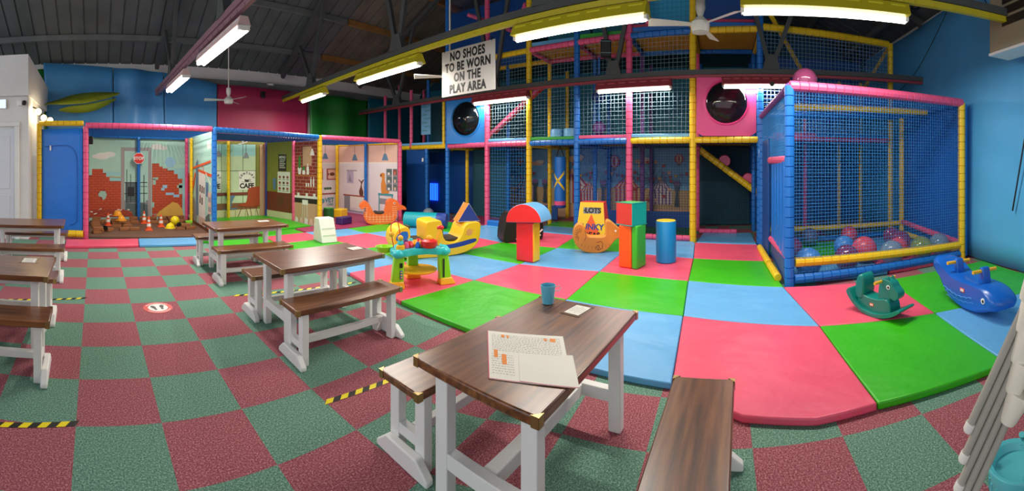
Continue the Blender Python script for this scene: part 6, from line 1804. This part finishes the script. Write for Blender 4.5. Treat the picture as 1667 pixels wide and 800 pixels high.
# leaf canopy
t = thing('leaf_canopy', 'large green fabric leaf canopy on the wall above the blue door panel', 'canopy', (-1.1, 3.6, 2.95))
def lobe(pts, name, yk, y0):
    pts = spline(pts, 4)
    n = len(pts)
    f = lambda x, z: (x, y0 + (z - .1) * yk - .08 * math.sin(PI * min(max(x / 1.7, 0), 1)), z)
    mb = MB()
    A = [f(x, z) for x, z in pts]
    c = (sum(q[0] for q in A) / n, sum(q[1] for q in A) / n - .05, sum(q[2] for q in A) / n)
    mb.add(A + [c], [((k + 1) % n, k, n) for k in range(n)], 'leaf_green', True)
    o = mb.build(name, t)
    md = o.modifiers.new('thick', 'SOLIDIFY'); md.thickness = .008
    return f
fu = lobe([(.0, .04), (.3, .14), (.62, .26), (1.0, .33), (1.4, .36), (1.84, .34), (1.6, .2), (1.2, .08), (.9, .02), (.45, .0)], 'leaf', .9, .0)
fl = lobe([(.3, -.1), (.6, -.02), (.95, .02), (1.3, .08), (1.75, .17), (1.5, .0), (1.15, -.14), (.8, -.18), (.5, -.16)], 'leaf', -.5, .06)
mb = MB(); mb.tube([(x, y - .03, z) for x, y, z in [fu(a, b) for a, b in spline([(-.06, .0), (.4, .05), (.9, .14), (1.4, .27), (1.84, .34)], 4, False)]], .009, 'leaf_vein', 6); mb.build('vein', t)
for a, b in (((.62, .26), (.85, .13)), ((1.0, .33), (1.2, .22)), ((.85, .13), (.9, .02)), ((1.2, .22), (1.3, .11))):
    mb = MB(); mb.tube([Vector(fu(*a)) - Vector((0, .03, 0)), Vector(fu(*b)) - Vector((0, .05, 0))], .006, 'leaf_vein', 6); mb.build('vein', t)
mb = MB(); mb.tube([(-.2, .35, -.05), (.02, .0, .05)], .012, 'black', 6); mb.build('stalk', t)
# lamps on the white partition
for x, y, z, lab in ((-1.08, 2.05, 2.6, 'warm globe lamp nearest the corner of the white partition'), (-1.02, 2.5, 2.52, 'warm globe lamp second from the corner of the white partition'), (-.9, 2.7, 2.48, 'warm lamp with a black head beside the leaf canopy')):
    t = thing('wall_lamp', lab, 'lamp', (x, y, z), 0, 'warm lamps on the white partition')
    mb = MB(); mb.sphere((0, 0, 0), .07, mat('warm_glow', 'FFE2A0', .4, emit=4.).name if 'warm_glow' not in MATS else 'warm_glow', 16, 10); mb.build('globe', t)
    mb = MB(); mb.cyl((-.02, 0, .06), (-.12, .02, .1), .016, 'black', n=8); mb.build('arm', t)
    l = bpy.data.lights.new('lamp_glow', 'POINT'); l.energy = 6; l.color = (1, .8, .5); l.shadow_soft_size = .07
    o = bpy.data.objects.new('lamp_glow', l); col.objects.link(o); o.parent = t; o.location = (.02, -.09, 0)
t = thing('security_camera', 'white and black security camera below the fascia of the white partition', 'camera', (-1.36, 1.46, 2.7))
mb = MB(); mb.box((0, .0, 0), (.1, .1, .1), 'white_plastic'); mb.build('base', t, bevel=.012)
mb = MB(); mb.sphere((.09, -.03, 0), .05, 'black', 16, 10); mb.build('lens', t); mb = MB(); mb.cyl((.03, -.01, 0), (.08, -.03, 0), .025, 'white_plastic'); mb.build('neck', t)
t = thing('screen', 'pale lit screen on the white partition at the left picture edge', 'screen', (-1.82, 1.5, 2.62))
mb = MB(); mb.box((0, 0, .08), (.36, .04, .2), 'white_plastic'); mb.build('frame', t, bevel=.01)
mb = MB(); mb.box((0, -.021, .08), (.33, .004, .17), mat('screen_glow', 'C6D8F4', .4, emit=1.0).name); mb.build('display', t)
# wall heater on the right
t = thing('wall_heater', 'beige wall heater with dark louvres high on the right wall', 'heater', (3.74, -9.77, 2.98))
mb = MB(); mb.box((0, 0, .5), (1.1, .34, 1.0), 'ac_beige'); mb.build('casing', t, bevel=.015)
for k in range(5):
    mb = MB(); mb.box((-.1, .172, .33 + k * .14), (.75, .02, .1), 'ac_dark'); mb.build('louvre', t)
mb = MB(); mb.box((0, -.0, -.02), (1.12, .36, .04), 'white_plastic'); mb.build('bottom_trim', t, bevel=.01)
# cables on the right wall, then the slit in its tarpaulin
for pts, lab in (([(8.0, -10.0, 3.05), (7.2, -10.0, 3.3), (6.5, -9.98, 3.7), (5.8, -9.95, 4.2)], 'thin black cable rising across the top of the blue right wall'),
                 ([(5.0, -9.98, 4.15), (4.7, -9.98, 3.7), (4.5, -9.98, 3.35)], 'thin black cable running to the wall heater')):
    mb = MB(); mb.tube(spline(pts, 5, False), .008, 'black', 6); o = mb.build('cable', origin=pts[0]); tag(o, lab, 'cable')
mb = MB(); mb.tube(spline([(4.02, -10.02, 1.98), (4.15, -10.02, 1.45), (4.3, -10.02, .85)], 4, False), .012, 'black', 6); o = mb.build('cable', origin=(4.02, -10.02, 1.98)); tag(o, 'dark slit in the blue right wall tarpaulin behind the whale rocker, built as a thin black tube', 'cable')  # stands in for a dark slit in the tarpaulin; a black tube added there
